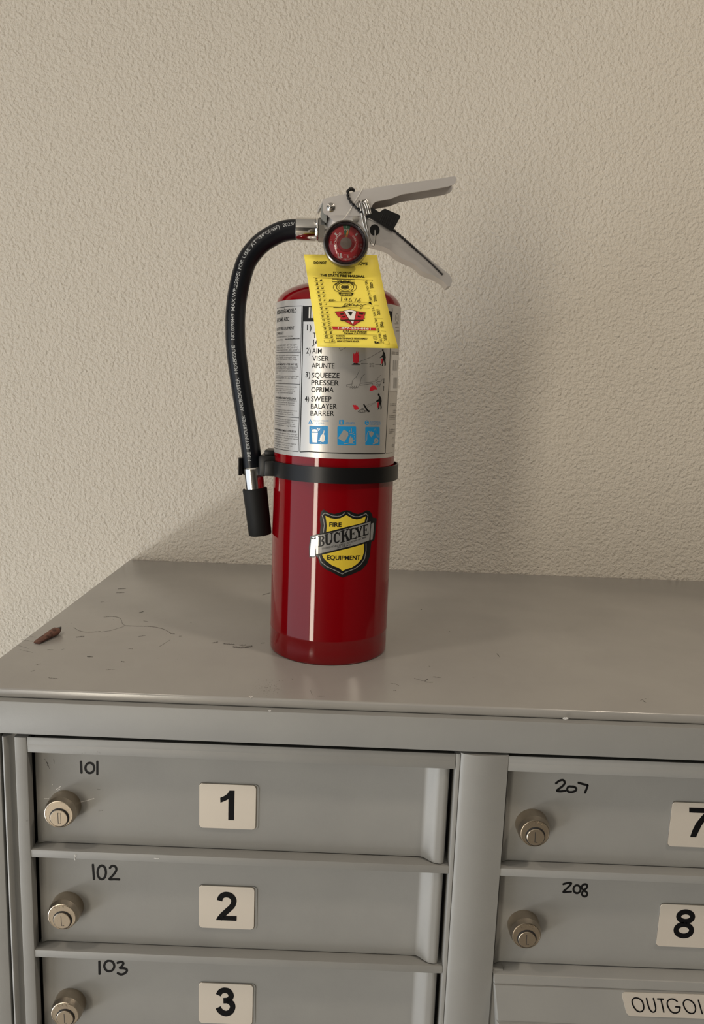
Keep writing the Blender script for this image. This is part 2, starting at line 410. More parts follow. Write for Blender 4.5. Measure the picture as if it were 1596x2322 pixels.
def digit(ci, r):
    F = Flat()
    if (ci, r) == (0, 0):
        k = crop(430, 1760, 8.867); F.poly(pts(k, (800, 290), (903, 292), (890, 888), (774, 885), (779, 462), (710, 500), (618, 535), (614, 434), (690, 402), (755, 357)))
    if (ci, r) == (0, 1):
        k = crop(430, 1990, 8.867)
        F.line(pts(k, (601, 465), (625, 393), (680, 352), (746, 343), (825, 366), (884, 438), (884, 508), (845, 585), (740, 682), (655, 762), (600, 835)), 12.6, 5, round_=False)
        F.poly(pts(k, (525, 856), (570, 770), (720, 768), (947, 773), (943, 872)))
    if (ci, r) == (0, 2):
        k = crop(430, 2200, 8.867)
        F.line(pts(k, (577, 505), (612, 440), (660, 412), (715, 406), (790, 430), (832, 505), (812, 570), (755, 607), (676, 614)), 12.6, 5, round_=False)
        F.line(pts(k, (730, 608), (800, 632), (855, 690), (862, 760), (825, 835), (770, 865), (715, 872), (645, 845), (600, 800), (573, 748)), 12.8, 5, round_=False)
    if (ci, r) == (1, 0):
        F.poly(pts(k6, (1462, 1003), (1665, 1008), (1664, 1050), (1625, 1095), (1575, 1165), (1545, 1225), (1524, 1271), (1470, 1269), (1490, 1210), (1522, 1145), (1575, 1080), (1600, 1053), (1462, 1047)))
    if (ci, r) == (1, 1):
        F.line(loop(k7, 1430, 553, 63, 43, 16), 11.5, 3, True); F.line(loop(k7, 1413, 676, 70, 52, 16), 11.5, 3, True)
    return F
def make_door(ci, r):
    dx = COLX[ci][2]; zt = H2-PT*r-.0006; zb = H2-PT*(r+1)+DT+.0008
    if ci == 1 and r == 1: zb = H2-PT*2+.0050
    d = zprism('mailbox_door', door_profile(dx), zb, zt, smooth=30)
    # lock
    c = Vector((.0829+dx, YD, ZT-.0990-PT*r)); bm = bmesh.new()
    lathe(bm, [(.0128, -.0005), (.0128, .0020), (.0125, .0092), (.0114, .0124), (.0112, .0132), (.0107, .0134), (.0105, .0131), (.0, .0131)], c, (0, -1, 0), 40, cap=False)
    from_bm('lock_body', bm, M['nickel'], d, smooth=14)
    pc = c+Vector((.0004, -.0132, -.0026)); bm = bmesh.new()
    lathe(bm, [(.0077, -.0010), (.0077, .0002), (.0, .0002)], pc, (0, -1, 0), 32, cap=False)
    from_bm('lock_ring', bm, M['dark'], d, smooth=35)
    bm = bmesh.new(); lathe(bm, [(.0069, .0), (.0069, .0010), (.0065, .0013), (.0, .0013)], pc, (0, -1, 0), 32, cap=False)
    from_bm('lock_plug', bm, M['nickel'], d, smooth=35)
    key = Flat(); sx, sz = pc.x, pc.z
    key.line([(sx-.0006, sz+.0045), (sx-.0004, sz-.0042), (sx+.0016, sz-.0042)], .0005, round_=False)
    if (ci, r) == (0, 0): key.line([(sx+.0016, sz-.0042), (sx+.0016, sz+.0045), (sx-.0006, sz+.0045)], .0003, round_=False)
    key.build('keyway', lambda v: Vector((v[0], pc.y-.00136, v[1])), M['dark'], d)
    if (ci, r) != (0, 0):                               # raised maker's lettering on the rim, worn past reading
        bm = bmesh.new()
        for i in range(11):
            a = math.radians(128-76*i/10); R1, R2 = .0072, .0098
            ca, sa = math.cos(a), math.sin(a); q = .00034*(1+.5*((i*7) % 3))
            lo = c+Vector((ca*R1, -.0131, sa*R1+.0006)); hi = c+Vector((ca*R2, -.0131, sa*R2+.0006)); s_ = Vector((-sa, 0, ca))*q
            prism(bm, [lo-s_, lo+s_, hi+s_, hi-s_], (0, -.00035, 0))
        from_bm('lock_lettering', bm, M['nickel'], d)
    # number plate in its pressed frame
    px0, px1 = .1897+(.3720 if ci else 0), .2345+(.3720 if ci else 0); z0, z1 = -.1130-PT*r, -.0752-PT*r
    bm = bmesh.new(); plate_prism(bm, rrect(px0-.0004, px1+.0022, z0-.0006, z1+.0004, .0028), YD+.0004, YD-.0005, .0002)
    from_bm('plate_frame', bm, M['paint'], d, smooth=40)
    bm = bmesh.new(); plate_prism(bm, rrect(px0-.00025, px1+.0006, z0-.0003, z1+.0003, .0027), YD+.0002, YD-.00055)
    from_bm('plate_shadow_gap', bm, M['plate_shade'], d, smooth=40)  # dark layer painted in place of the shadow round the plate
    bm = bmesh.new(); plate_prism(bm, rrect(px0, px1, z0, z1, .0026), YD, YD-.0012, .0003)
    from_bm('number_plate', bm, M['plate'], d, smooth=40)
    digit(ci, r).build('plate_number', onY(YD-.00128), M['ink'], d)
    hand(ci, r).build('handwritten_number', onY(YD-.00010), M['marker'], d)
    d['label'] = ['grey mailbox door marked %s with handwritten %s' % (a, b) for a, b in ((('1', '101'), ('2', '102'), ('3', '103')), (('7', '207'), ('8', '208')))[ci][r:r+1]][0]
    return d
doors = {(ci, r): make_door(ci, r) for ci, n in ((0, 3), (1, 2)) for r in range(n)}
# wear on the first door and rails
F = Flat()
for a in ([(405, 325), (432, 372), (447, 410)], [(412, 340), (425, 360)], [(485, 325), (492, 365)], [(430, 355), (428, 385)]): F.line(pts(k2, *a), 1.4)
F.ellipse(*k2(345, 418), 3.2, 2.8, 10); F.line(pts(k2, (880, 595), (905, 600)), .9); F.line(pts(k2, (890, 795), (930, 790)), .9)
F.build('scuff_marks', onY(YD-.0001), M['scuff'], doors[(0, 0)], kind='stuff')
F = Flat()
for a in ([(765, 706), (850, 680)], [(720, 715), (760, 706)], [(505, 602), (548, 572)], [(520, 606), (540, 596)], [(470, 555), (474, 558)], [(388, 640), (390, 680)], [(400, 682), (440, 682)]): F.line(pts(k2, *a), 1.8)
F.build('scratch_marks', onY(YD-.0001), M['chip'], doors[(0, 0)], kind='stuff')
F = Flat()
for a in ([(680, 1190), (672, 1212), (678, 1240)], [(690, 1192), (684, 1208)], [(1395, 1222), (1435, 1224)]): F.line(pts(k2, *a), 1.5)
F.build('scratch_marks', onY(-.0044), M['chip'], cab, kind='stuff')
F = Flat()
for a in ([(700, 262), (712, 270)], [(740, 272), (770, 268)], [(880, 258), (905, 270)], [(860, 280), (880, 276)]): F.line(pts(k2, *a), 2.2)
F.line(pts(k2, (230, 884), (268, 878)), 2.4); F.build('scuff_marks', onY(-.0052), M['smudge'], cab, kind='stuff')
# outgoing mail hood: leans forward towards its foot
hx0, hx1 = .4294, .7580
hp = [(.012, -.2229), (-.0034, -.2258), (-.0040, -.2260), (-.0044, -.2263), (-.0046, -.2268), (-.0066, -.2322), (-.0063, -.2325), (-.0063, -.2329), (-.0076, -.2330), (-.0160, -.2575), (-.0157, -.2579), (-.0160, -.2586), (-.0176, -.2588), (-.0181, -.2591), (-.0184, -.2597), (-.0230, -.2740), (-.0230, -.2780), (.012, -.2780)]
def hood_x(z, k=0.0): return hx0+.0003+.0052*max(0.0, min(1.0, (-.2262-z)/.0470))+k
bm = bmesh.new(); ra = [bm.verts.new((hood_x(z, .0005 if y < 0 else 0), y, ZT+z)) for y, z in hp]; rb = [bm.verts.new((hx1, y, ZT+z)) for y, z in hp]; n = len(hp)
rs = [bm.verts.new((hood_x(z, -.0005), min(y+.0022, .012), ZT+z)) for y, z in hp[1:-1]]
for i in range(n): bm.faces.new((ra[i], ra[(i+1) % n], rb[(i+1) % n], rb[i]))
bm.faces.new(rb)
for i in range(len(rs)-1): bm.faces.new((ra[i+1], ra[i+2], rs[i+1], rs[i]))
bm.faces.new([ra[0]]+rs+[ra[-1]]); bm.faces.new((ra[0], ra[1], rs[0])); bm.faces.new((ra[-2], ra[-1], rs[-1]))
ho = from_bm('outgoing_mail_hood', bm, M['paint'], cab, smooth=28)
cbox('hood_backing', .4290, .4380, -.0010, .016, -.2790, -.2240, .0003)
ho['label'] = 'sloping outgoing mail slot cover'
cbox('lower_panel', .4292, .7582, -.0020, .016, FB, -.2785, .0006)
cbox('lower_panel', .0594, .3880, .0040, .016, FB, H2-3*PT-.0006, .0006)
cbox('plinth', XL, XR, -.004, .02, -1.40, FB-.001, .0006)
# plate on the hood slope, traced in its own plane
def hood(px, py, off=0.0):
    # plane through the sloping face
    a = Vector((0, -.0078, ZT-.2333)); b = Vector((0, -.0160, ZT-.2575)); t = (b-a).normalized(); n = Vector((0, t.z, -t.y)).normalized()
    if n.y > 0: n = -n
    d = ray(px, py); s = (a+n*off-CAM).dot(n)/d.dot(n); return CAM+d*s
ko = crop(1400, 2180, 8.143)
F = Flat(); F.poly(pts(ko, (120, 568), (150, 565), (900, 590), (2900, 655), (2960, 700), (2990, 1040), (2960, 1090), (2900, 1095), (1600, 1055), (235, 1008), (195, 990), (165, 950), (150, 900), (90, 660), (85, 620), (95, 585)))
pl = F.build('outgoing_plate', lambda v: hood(v[0], v[1], .0003), M['plate'], ho)
md = pl.modifiers.new('t', 'SOLIDIFY'); md.thickness = .0007; md.offset = 0
F = Flat(); w = 3.2
F.line(pts(ko, (350, 675), (420, 700), (465, 760), (485, 850), (465, 910), (410, 930), (345, 900), (290, 820), (268, 735), (300, 685)), w, 4, True)
F.line(pts(ko, (532, 680), (560, 790), (590, 880), (635, 930), (680, 932), (705, 885), (690, 790), (660, 682)), w, 4)
F.line(pts(ko, (735, 693), (845, 698)), w); F.line(pts(ko, (800, 698), (855, 940)), w)
F.line(pts(ko, (1105, 745), (1050, 705), (985, 695), (930, 730), (920, 800), (960, 890), (1020, 945), (1090, 950), (1140, 915), (1155, 845)), w, 4); F.line(pts(ko, (1155, 845), (1070, 840)), w)
F.line(pts(ko, (1290, 708), (1365, 735), (1420, 800), (1440, 890), (1410, 950), (1350, 960), (1280, 920), (1230, 840), (1215, 770), (1240, 725)), w, 4, True)
F.line(pts(ko, (1490, 712), (1565, 968)), w)
F.line(pts(ko, (1655, 975), (1600, 715), (1800, 978), (1760, 722)), w)
F.line(pts(ko, (2040, 770), (1980, 735), (1910, 730), (1860, 760), (1850, 830), (1890, 920), (1950, 970), (2020, 980), (2070, 945), (2085, 880)), w, 4); F.line(pts(ko, (2085, 880), (2000, 875)), w)
F.build('outgoing_lettering', lambda v: hood(v[0], v[1], .0008), M['ink'], ho)

# wear on the cabinet top
kt = crop(0, 1230, 1.995)
def onT(v): return ZP(v[0], v[1], .00006)
F = Flat()
for a, w in (([(335, 385), (360, 400), (400, 405), (455, 402)], 1.6), ([(470, 338), (510, 335), (545, 345), (558, 372), (600, 378), (680, 380), (740, 392), (775, 412)], 1.8), ([(560, 380), (500, 398), (455, 405)], 1.2),
             ([(650, 355), (668, 358)], 1.5), ([(630, 318), (648, 312)], 3.0), ([(345, 428), (380, 425)], 3.2), ([(395, 516), (418, 517)], 4.0), ([(548, 538), (562, 540)], 3.0),
             ([(1012, 458), (1060, 462)], 3.5), ([(1055, 472), (1090, 476), (1140, 470)], 5.0), ([(1085, 466), (1110, 464)], 2.5), ([(962, 454), (985, 450)], 2.5), ([(1180, 456), (1198, 454)], 1.8), ([(1188, 237), (1222, 228)], 2.2),
             ([(535, 210), (568, 208)], 2.2), ([(525, 228), (562, 226)], 2.0), ([(455, 270), (468, 268)], 1.5), ([(80, 465), (130, 480)], 1.0), ([(90, 485), (150, 498)], 1.0), ([(110, 420), (165, 430)], 1.0), ([(100, 440), (150, 448)], 1.0),
             ([(160, 555), (185, 548)], 1.2), ([(140, 583), (155, 580)], 2.0), ([(220, 612), (265, 616)], 1.6), ([(480, 576), (520, 574)], 1.2), ([(580, 480), (600, 482)], 1.5), ([(770, 440), (720, 472)], 1.2), ([(625, 426), (660, 420)], 1.4),
             ([(810, 424), (822, 424)], 1.8), ([(770, 412), (790, 414)], 2.4), ([(215, 485), (240, 486)], 1.4), ([(280, 484), (290, 482)], 1.2), ([(1320, 617), (1324, 619)], 2.0), ([(895, 608), (898, 609)], 1.5), ([(862, 362), (866, 363)], 1.5)):
    F.line(pts(kt, *a), w*.75, 4 if len(a) > 2 else 0)
ks = crop(600, 1300, 3.99)
for a, w in (([(1355, 950), (1400, 965), (1450, 970), (1480, 955), (1450, 975), (1470, 985), (1520, 985)], 1.4), ([(1520, 935), (1590, 942)], 1.6), ([(1140, 1000), (1180, 1000), (1215, 1018)], 1.0), ([(1165, 1060), (1190, 1060)], 1.2), ([(415, 1060), (430, 1100)], 1.0), ([(480, 1110), (540, 1110)], .9), ([(1410, 325), (1420, 328)], 1.6), ([(1485, 842), (1495, 842)], 1.4)):
    F.line(pts(ks, *a), w, 3 if len(a) > 2 else 0)
kr = crop(860, 1180, 2.168)
for a, w in (([(578, 655), (592, 672)], 1.8), ([(342, 546), (348, 547)], 1.6), ([(461, 771), (465, 773)], 1.4), ([(1283, 885), (1295, 880), (1300, 890), (1310, 895)], 1.4), ([(1305, 878), (1312, 876)], 1.6), ([(205, 437), (208, 438)], 1.4)):
    F.line(pts(kr, *a), w)
F.build('scuff_marks', onT, M['scuff'], top, kind='stuff')
F = Flat(); rnd = random.Random(3)
for i in range(130):
    u = rnd.gauss(605, 17); v = rnd.gauss(1560, 8.5); F.ellipse(u, v, rnd.uniform(.6, 1.7), rnd.uniform(.35, .9), 6)
F.line([(620, 1562), (638, 1563)], 1.0)
for i in range(70):
    u = rnd.gauss(548, 14); v = rnd.gauss(1464, 2.4); F.ellipse(u, v, rnd.uniform(.6, 1.5), rnd.uniform(.3, .7), 6)
for i in range(90):
    u = rnd.uniform(60, 420); v = rnd.uniform(1400, 1500); F.ellipse(u, v, rnd.uniform(.5, 1.4), rnd.uniform(.3, .6), 6)
F.build('smudge_specks', onT, M['smudge'], top, kind='stuff')
F = Flat(); F.poly([(563, 1578), (574, 1578), (569, 1584)]); F.ellipse(697, 1504+0, 1.2, .8, 6)
F.build('paint_chips', onT, M['chip'], top, kind='stuff')
F = Flat(); F.ellipse(1282, 1629, 7, 2.6, 10); F.ellipse(611, 1611.5, 4, 1.6, 8)
F.build('paint_chips', lambda v: P(v[0], v[1], -.0064), M['chip'], cab, kind='stuff')

# ------------------------------------------------------------------ brown stub
a, b = ZP(83, 1460), ZP(136, 1436)
st = thing('wood_stub', 'small brown wood stub with dark tip near the left edge of the cabinet top', 'wood stub', (*((a+b)/2).xy, ZT))
ax = (b-a).normalized(); nx = Vector((0, 0, 1)).cross(ax).normalized(); L = (b-a).length
def stub_ring(t, w, h, z=0.0): return [a+ax*L*t+nx*w*math.cos(q)+Vector((0, 0, z+h*(1+math.sin(q)))) for q in [math.radians(x) for x in (-160, -120, -60, -20, 20, 60, 120, 160)]]
bm = bmesh.new(); rings = [[bm.verts.new(p) for p in stub_ring(*q)] for q in ((0.0, .0034, .0008), (.07, .0040, .0014), (.40, .0041, .0026), (.72, .0044, .0036), (.84, .0042, .0038), (.91, .0030, .0032, .0004))]
for p, q in zip(rings, rings[1:]):
    for i in range(8): bm.faces.new((p[i], p[(i+1) % 8], q[(i+1) % 8], q[i]))
bm.faces.new(rings[0][::-1]); bm.faces.new(rings[-1]); from_bm('wood_body', bm, M['wood'], st, smooth=50)
bm = bmesh.new(); rings = [[bm.verts.new(p) for p in stub_ring(*q)] for q in ((.88, .0032, .0031, .0003), (.96, .0024, .0026, .0012), (1.03, .0012, .0012, .0036), (1.06, .0004, .0005, .0052))]
for p, q in zip(rings, rings[1:]):
    for i in range(8): bm.faces.new((p[i], p[(i+1) % 8], q[(i+1) % 8], q[i]))
bm.faces.new(rings[0][::-1]); bm.faces.new(rings[-1]); from_bm('dark_tip', bm, M['wood_tip'], st, smooth=50)

# ------------------------------------------------------------------ fire extinguisher
ext = thing('fire_extinguisher', 'red fire extinguisher with black hose standing on the grey mailbox cabinet', 'fire extinguisher', (EX, EY, ZT))
AX = Vector((EX, EY, ZT))
prof = [(.0, .003), (.048, .003), (.0505, .0006), (.0520, 0.0), (.0531, .0006), (ER, .0018), (ER, .010), (ER, .0205), (ER+.00025, .0212), (ER, .0219), (ER, EH-.002)]
for i in range(1, 15):
    a_ = math.pi/2*i/15; prof.append((ER*(.30+.70*math.cos(a_)), EH-.002+.0195*math.sin(a_)))
prof += [(.0155, EH+.0180), (.0155, EH+.024), (.0, EH+.024)]
bm = bmesh.new(); lathe(bm, prof, AX, (0, 0, 1), 128, cap=False); body = from_bm('cylinder', bm, M['red'], ext, smooth=50)

# silver label wrapped round the cylinder
zt_ = cyl(700, 687).y-.0; zb_ = cyl(760, 1040).y
zt_ = ZT+EH-.0005
F = Flat(); F.rect(-2.0*ER, zb_, 2.0*ER, zt_); lab = F.build('instruction_label', cyl3(.00012), M['foil'], ext, .0022)
lab['label'] = 'silver instruction label'
for p in lab.data.polygons: p.use_smooth = True
STEP = .0030
def LT(F, s, p0, p1, h, bold=0.0):
    """label text between two base line pixels, cap height in pixels"""
    o, e = cyl(*p0), cyl(*p1); F.text(s, o, e, (0, h/2630.0), bold)
def LP(F, pl): F.poly([cyl(*p) for p in pl])
def LL(F, pl, w, smooth=0, closed=False): F.line([cyl(*p) for p in pl], w/2630.0, smooth, closed, round_=False)
S0 = -1.28*ER
def LA(F, s, pr_, h, bold=0.0, s0=S0):
    e = cyl(*pr_); F.text(s, (s0, e.y), (e.x, e.y), (0, h/2630.0), bold)
kL = crop(610, 680, 12.22); kM = crop(610, 860, 12.9); kB = crop(600, 850, 4.9875); kA = crop(600, 650, 4.9875)
K = Flat(); G = Flat()
# left column
for s, u, v, h, bd in (('MODEL-MODÈLE-MODELO', 760, 348, 8.0, .02), ('5HI SA40 ABC', 562, 580, 8.0, .02), ('BUCKEYE FIRE EQUIPMENT', 700, 820, 6.6, .012), ('COMPANY', 405, 965, 6.4, 0)):
    LA(K, s, kL(u, v), h, bd)
for s, u, v, h, bd in (('110 KINGS ROAD, KINGS MOUNTAIN, NC, USA 28086', 655, 1030, 3.4, 0), ('704-739-7415', 380, 1125, 3.0, 0), ('STORE BETWEEN FROM -40°F TO 120°F', 770, 1275, 3.6, 0), ('TEMPERATURES DE -40°C A 49°C', 805, 1340, 3.4, 0), ('TEMPERATURAS ENTRE -40°C A 49°C', 848, 1412, 3.4, 0),
                       ('INSPECT more frequently when circumstances', 828, 1555, 3.0, 0), ('require. If cylinder is damaged, the', 745, 1615, 3.0, 0), ('extinguisher must be removed. Gross weight', 778, 1675, 3.0, 0), ('5.1 kg', 320, 1735, 3.0, 0),
                       ('RECHARGE IMMEDIATELY AFTER ANY USE.', 795, 1815, 4.0, .015), ('Have qualified agency recharge in accordance with', 805, 1880, 3.0, 0), ('applicable code and the Service Manual of Buckeye', 770, 1930, 3.0, 0), ('using only genuine agent and pressurize', 730, 1990, 3.0, 0), ('as needed', 245, 2040, 3.0, 0), ('MAINTENANCE: annual, service in accordance with', 820, 2140, 3.0, 0), ('code and manual, NFPA 10 in the USA and', 768, 2195, 3.0, 0), ('local rules', 360, 2255, 3.0, 0)):
    LA(K if bd else G, s, kL(u, v), h, bd)
for s, u0, u1, v, h in (('www.buckeyefire.com', 440, 845, 1095, 3.0),): LT(K, s, kL(u0, v+10), kL(u1, v-6), h, .02)
for s, u, v, h, bd in (('INSPECTER le manomètre chaque mois ou plus', 820, 250, 3.0, 0), ('souvent si les circonstances exigent et si la', 720, 308, 3.0, 0), ('bouteille est abîmée, enlever le poids brut', 770, 365, 3.0, 0), ('de 5,1 kg. Capacité indiquée', 690, 425, 3.0, 0), ('RECHARGER IMMÉDIATEMENT APRÈS USAGE.', 795, 600, 4.0, .015), ('Faire recharger par une agence conformément à', 812, 655, 3.0, 0), ('la norme et au manuel de Buckeye', 742, 715, 3.0, 0), ('avec agent et pression de Service', 738, 775, 3.0, 0), ('seulement', 340, 810, 3.0, 0), ('ENTRETIEN annuel et service conformément à', 820, 950, 3.0, 0), ('la norme NFPA 10, le manuel et la', 690, 1000, 3.0, 0), ('norme de Canada au Canada', 720, 1060, 3.0, 0),
                       ('INSPECCIONAR cada mes o con mayor frecuencia', 825, 1225, 3.0, 0), ('si las circunstancias lo exigen y si', 708, 1275, 3.0, 0), ('el cilindro tiene cualquier daño, no', 745, 1340, 3.0, 0), ('usar. Peso bruto lleno 5,1 kg. El peso', 780, 1405, 3.0, 0), ('RECARGUE INMEDIATAMENTE DESPUÉS DE', 800, 1565, 4.0, .015), ('CADA USO. Una agencia debe recargar', 835, 1640, 3.0, 0), ('según la norma y el manual de servicio', 845, 1710, 3.0, 0), ('con agente y presión de Buckeye en manual', 850, 1775, 3.0, 0), ('según sea el caso.', 570, 1810, 3.0, 0), ('MANTENIMIENTO anual y servicio según el', 795, 1920, 3.0, 0), ('código y manual, NFPA 10 en', 680, 1975, 3.0, 0), ('E.U.A. y Canadá', 590, 2030, 3.0, 0)):
    LA(K if bd else G, s, kM(u, v), h, bd)
# rules of the left column
def zrule(F, y, x_right, w): 
    e = cyl(x_right, y); F.rect(-1.30*ER, e.y-w/5260, e.x, e.y+w/5260)
for (u, v, k) in ((912, 165, kL), (880, 1448, kL), (905, 148, kM), (885, 1130, kM), (860, 2120, kM)):
    x, y = k(u, v); zrule(K, y, x, 1.1)
LL(K, [kL(912, 165), kL(880, 1448), kM(905, 148), kM(885, 1130), kM(860, 2120)], 1.1)
# frame of the main panel, title bar
LL(K, [kL(948, 160), kL(925, 1448), kM(955, 148), kM(905, 2125)], 2.2)
LL(K, [kM(905, 2125), kB(500, 868), kB(800, 884), kB(1100, 890), kB(1362, 886)], 2.0)
LL(K, [kA(1442, 245), kA(1418, 700), kB(1410, 0), kB(1392, 300), kB(1362, 886)], 1.8)
D2 = Flat(); z1 = cyl(700, 694).y; z0 = cyl(700, 729).y; D2.rect(cyl(*kL(948, 160)).x, z0, cyl(*kA(1440, 300)).x, z1)
D2.build('label_title_bar', cyl3(.00018), M['label_ink'], lab, STEP)
WH = Flat(); sx = cyl(700, 716).x; WH.text('INSTRUCTIONS', (sx, z0+.0030), (cyl(868, 716).x, z0+.0030), (0, .0078), .03)
WH.build('label_title', cyl3(.00024), M['label_white'], lab, STEP)
# the four steps
for s, p0, p1, h, bd in (('1)', (696, 749), (706, 749), 12, 0), ('PULL PIN', (714, 749), (772, 751), 10.5, 0), ('TIRER', (709, 766), (748, 767), 10.5, 0), ('JALE', (708, 781.5), (740, 782.5), 10.5, 0),
                         ('2)', kA(470, 757), kA(520, 757), 11.5, 0), ('AIM', kA(537, 755), kA(645, 757), 10.5, 0), ('VISER', kA(538, 840), kA(725, 842), 10.5, 0), ('APUNTE', kA(530, 922), kA(790, 925), 10.5, 0),
                         ('3)', kA(463, 1027), kA(515, 1027), 11, 0), ('SQUEEZE', kA(533, 1030), kA(845, 1034), 10.5, 0), ('PRESSER', kB(528, 116), kB(838, 120), 10.5, 0), ('OPRIMA', kB(527, 195), kB(780, 198), 10.5, 0),
                         ('4)', kB(455, 300), kB(502, 300), 11, 0), ('SWEEP', kB(525, 300), kB(755, 302), 10.5, 0), ('BALAYER', kB(522, 382), kB(815, 386), 10.5, 0), ('BARRER', kB(518, 462), kB(785, 464), 10.5, 0)):
    LT(K, s, p0, p1, h, .008)
# arrows, distance, persons, hands
kC = crop(780, 700, 11.4)
def PL(F, k, *uv): LP(F, [k(u, v) for u, v in uv])
PL(K, kC, (975, 1060), (1000, 1042), (1018, 1060), (1015, 1100), (1045, 1140), (1062, 1200), (1072, 1260), (1062, 1320), (1075, 1440), (1065, 1475), (1038, 1478), (1042, 1440), (1025, 1330), (1005, 1390), (1005, 1470), (968, 1478), (985, 1440), (985, 1330), (995, 1250), (960, 1262), (915, 1278), (930, 1255), (985, 1205), (1000, 1160), (1005, 1110), (985, 1100))
for a_ in ([(420, 1360), (660, 1265), (820, 1170), (965, 1090)], [(450, 1418), (610, 1420)], [(800, 1440), (950, 1450)]): LL(K, [kC(*q) for q in a_], .55)
PL(K, kC, (395, 1380), (412, 1350), (430, 1382)); PL(K, kC, (440, 1420), (468, 1405), (468, 1438)); PL(K, kC, (955, 1450), (930, 1435), (930, 1465))
LT(K, '10 FT', kC(655, 1450), kC(775, 1452), 3.2); LT(K, '(3 M)', kC(655, 1505), kC(770, 1507), 3.2)
LL(K, [kC(195, 1452), kC(410, 1452)], 1.0); PL(K, kC, (220, 1440), (250, 1405), (300, 1412), (330, 1405), (400, 1430), (400, 1442))
H1 = Flat(); H3 = Flat()
for a_, sm in (([(390, 1600), (350, 1690), (310, 1760), (240, 1830), (210, 1880), (205, 1950)], 3), ([(540, 1685), (470, 1750), (430, 1830), (420, 1900), (400, 1960), (350, 2040)], 3), ([(60, 1965), (205, 1945)], 0), ([(60, 1965), (65, 2015), (150, 2020)], 0), ([(420, 1930), (730, 1895)], 0), ([(400, 1985), (730, 1935)], 0),
               ([(205, 1955), (170, 2010), (150, 2040), (180, 2045), (215, 2000)], 3), ([(215, 2010), (205, 2050), (240, 2050), (265, 1995)], 3), ([(265, 2005), (260, 2050), (295, 2050), (320, 1990)], 3), ([(320, 2000), (315, 2045), (350, 2040)], 3), ([(940, 1715), (860, 1800), (800, 1850)], 0), ([(990, 1810), (960, 1880), (945, 1930), (910, 2020)], 3),
               ([(730, 1880), (810, 1872), (880, 1820)], 3), ([(810, 1930), (860, 1890), (935, 1890)], 3), ([(830, 1965), (870, 1925), (935, 1925)], 3), ([(840, 2000), (880, 1960), (930, 1960)], 3), ([(850, 2020), (880, 1995), (915, 1995)], 3), ([(310, 1790), (330, 1770)], 0)):
    LL(H1 if max(u for u, v in a_) < 560 or min(v for u, v in a_) < 200 else H3, [kC(*q) for q in a_], .85, sm)
LL(H3, [kC(750+22*math.cos(t), 1945+26*math.sin(t)) for t in [i*math.pi/5 for i in range(10)]], .8, 0, True)
F = Flat(); LL(F, [(769, 789), (772, 795), (784, 788)], .8); F.build('printed_pin', cyl3(.00019), M['label_grey'], lab, STEP)
H1.build('printed_hand', cyl3(.00019), M['label_grey'], lab, STEP); H3.build('printed_hand', cyl3(.00019), M['label_grey'], lab, STEP)
LL(K, [kC(1027, 1800), kC(1020, 1930)], 1.4); PL(K, kC, (1005, 1900), (1037, 1905), (1018, 1940)); LL(K, [kC(1018, 2125), kC(1020, 2000)], 1.4); PL(K, kC, (1003, 2030), (1037, 2032), (1020, 1990))
kD = crop(770, 880, 10.64)
PL(K, kD, (915, 150), (935, 122), (960, 145), (962, 180), (1000, 240), (1010, 310), (1000, 380), (1012, 470), (1000, 515), (978, 518), (985, 470), (970, 380), (958, 440), (955, 510), (905, 520), (925, 490), (930, 400), (945, 320), (925, 330), (890, 325), (860, 332), (875, 310), (935, 265), (945, 210), (920, 175))
PL(K, kD, (565, 395), (590, 378), (610, 410), (650, 480), (700, 540), (712, 525), (720, 580), (665, 582), (672, 560), (640, 535), (600, 465))
for j in range(9):
    t = j/9; u0, v0 = 850-215*t, 345+75*t-0
    LL(K, [kD(u0, v0), kD(u0-10, v0+5)], .7); LL(K, [kD(u0+5, v0+10+40*t), kD(u0-6, v0+15+42*t)], .7)
for a_ in ([(440, 570), (480, 535), (540, 520), (600, 535), (640, 560)], [(440, 572), (520, 590), (600, 580), (650, 565)], [(490, 545), (500, 585)], [(540, 525), (545, 585)], [(590, 535), (595, 575)], [(520, 500), (580, 490)]): LL(K, [kD(*q) for q in a_], .8)
# right column, seen edge on
for v in (1095, 1140): LT(G, 'SERIAL NUMBER', kC(1225, v+40), kC(1400, v+50), 2.2)
for k, u0, u1, v in ((kD, 1210, 1360, 390), (kD, 1210, 1355, 430), (kD, 1285, 1350, 555), (kD, 1280, 1345, 600), (kD, 1195, 1345, 680), (kD, 1195, 1340, 720), (kD, 1195, 1335, 760), (kD, 1280, 1335, 890), (kD, 1185, 1325, 1010), (kD, 1180, 1320, 1055), (kD, 1180, 1275, 1095), (kD, 1265, 1310, 1210), (kD, 1260, 1310, 1375), (kD, 1250, 1305, 1410)):
    LT(G, 'CLASSIFIED ABC', k(u0, v), k(u1, v), 2.4)
for k, u0, u1, v in ((kC, 1310, 1400, 400), (kC, 1320, 1410, 500), (kC, 1340, 1420, 590)): LT(G, 'LISTED', k(u0, v), k(u1, v), 2.6)
LL(G, [kC(1365+45*math.cos(t), 240+110*math.sin(t)) for t in [i*math.pi/8 for i in range(16)]], 1.0, 0, True); LL(G, [kC(1360, 205), kC(1355, 265), (kC(1375, 275)), kC(1385, 205)], .9)
LL(K, [kD(1165, 95), kD(1380, 92)], .8); LL(K, [kD(1110, 1575), kD(1270, 1550)], .8); LL(K, [kC(1250, 30), kC(1195, 1030)], .7)
K.build('label_text', cyl3(.00020), M['label_ink'], lab, STEP)
G.build('label_small_print', cyl3(.00019), M['label_grey'], lab, STEP)
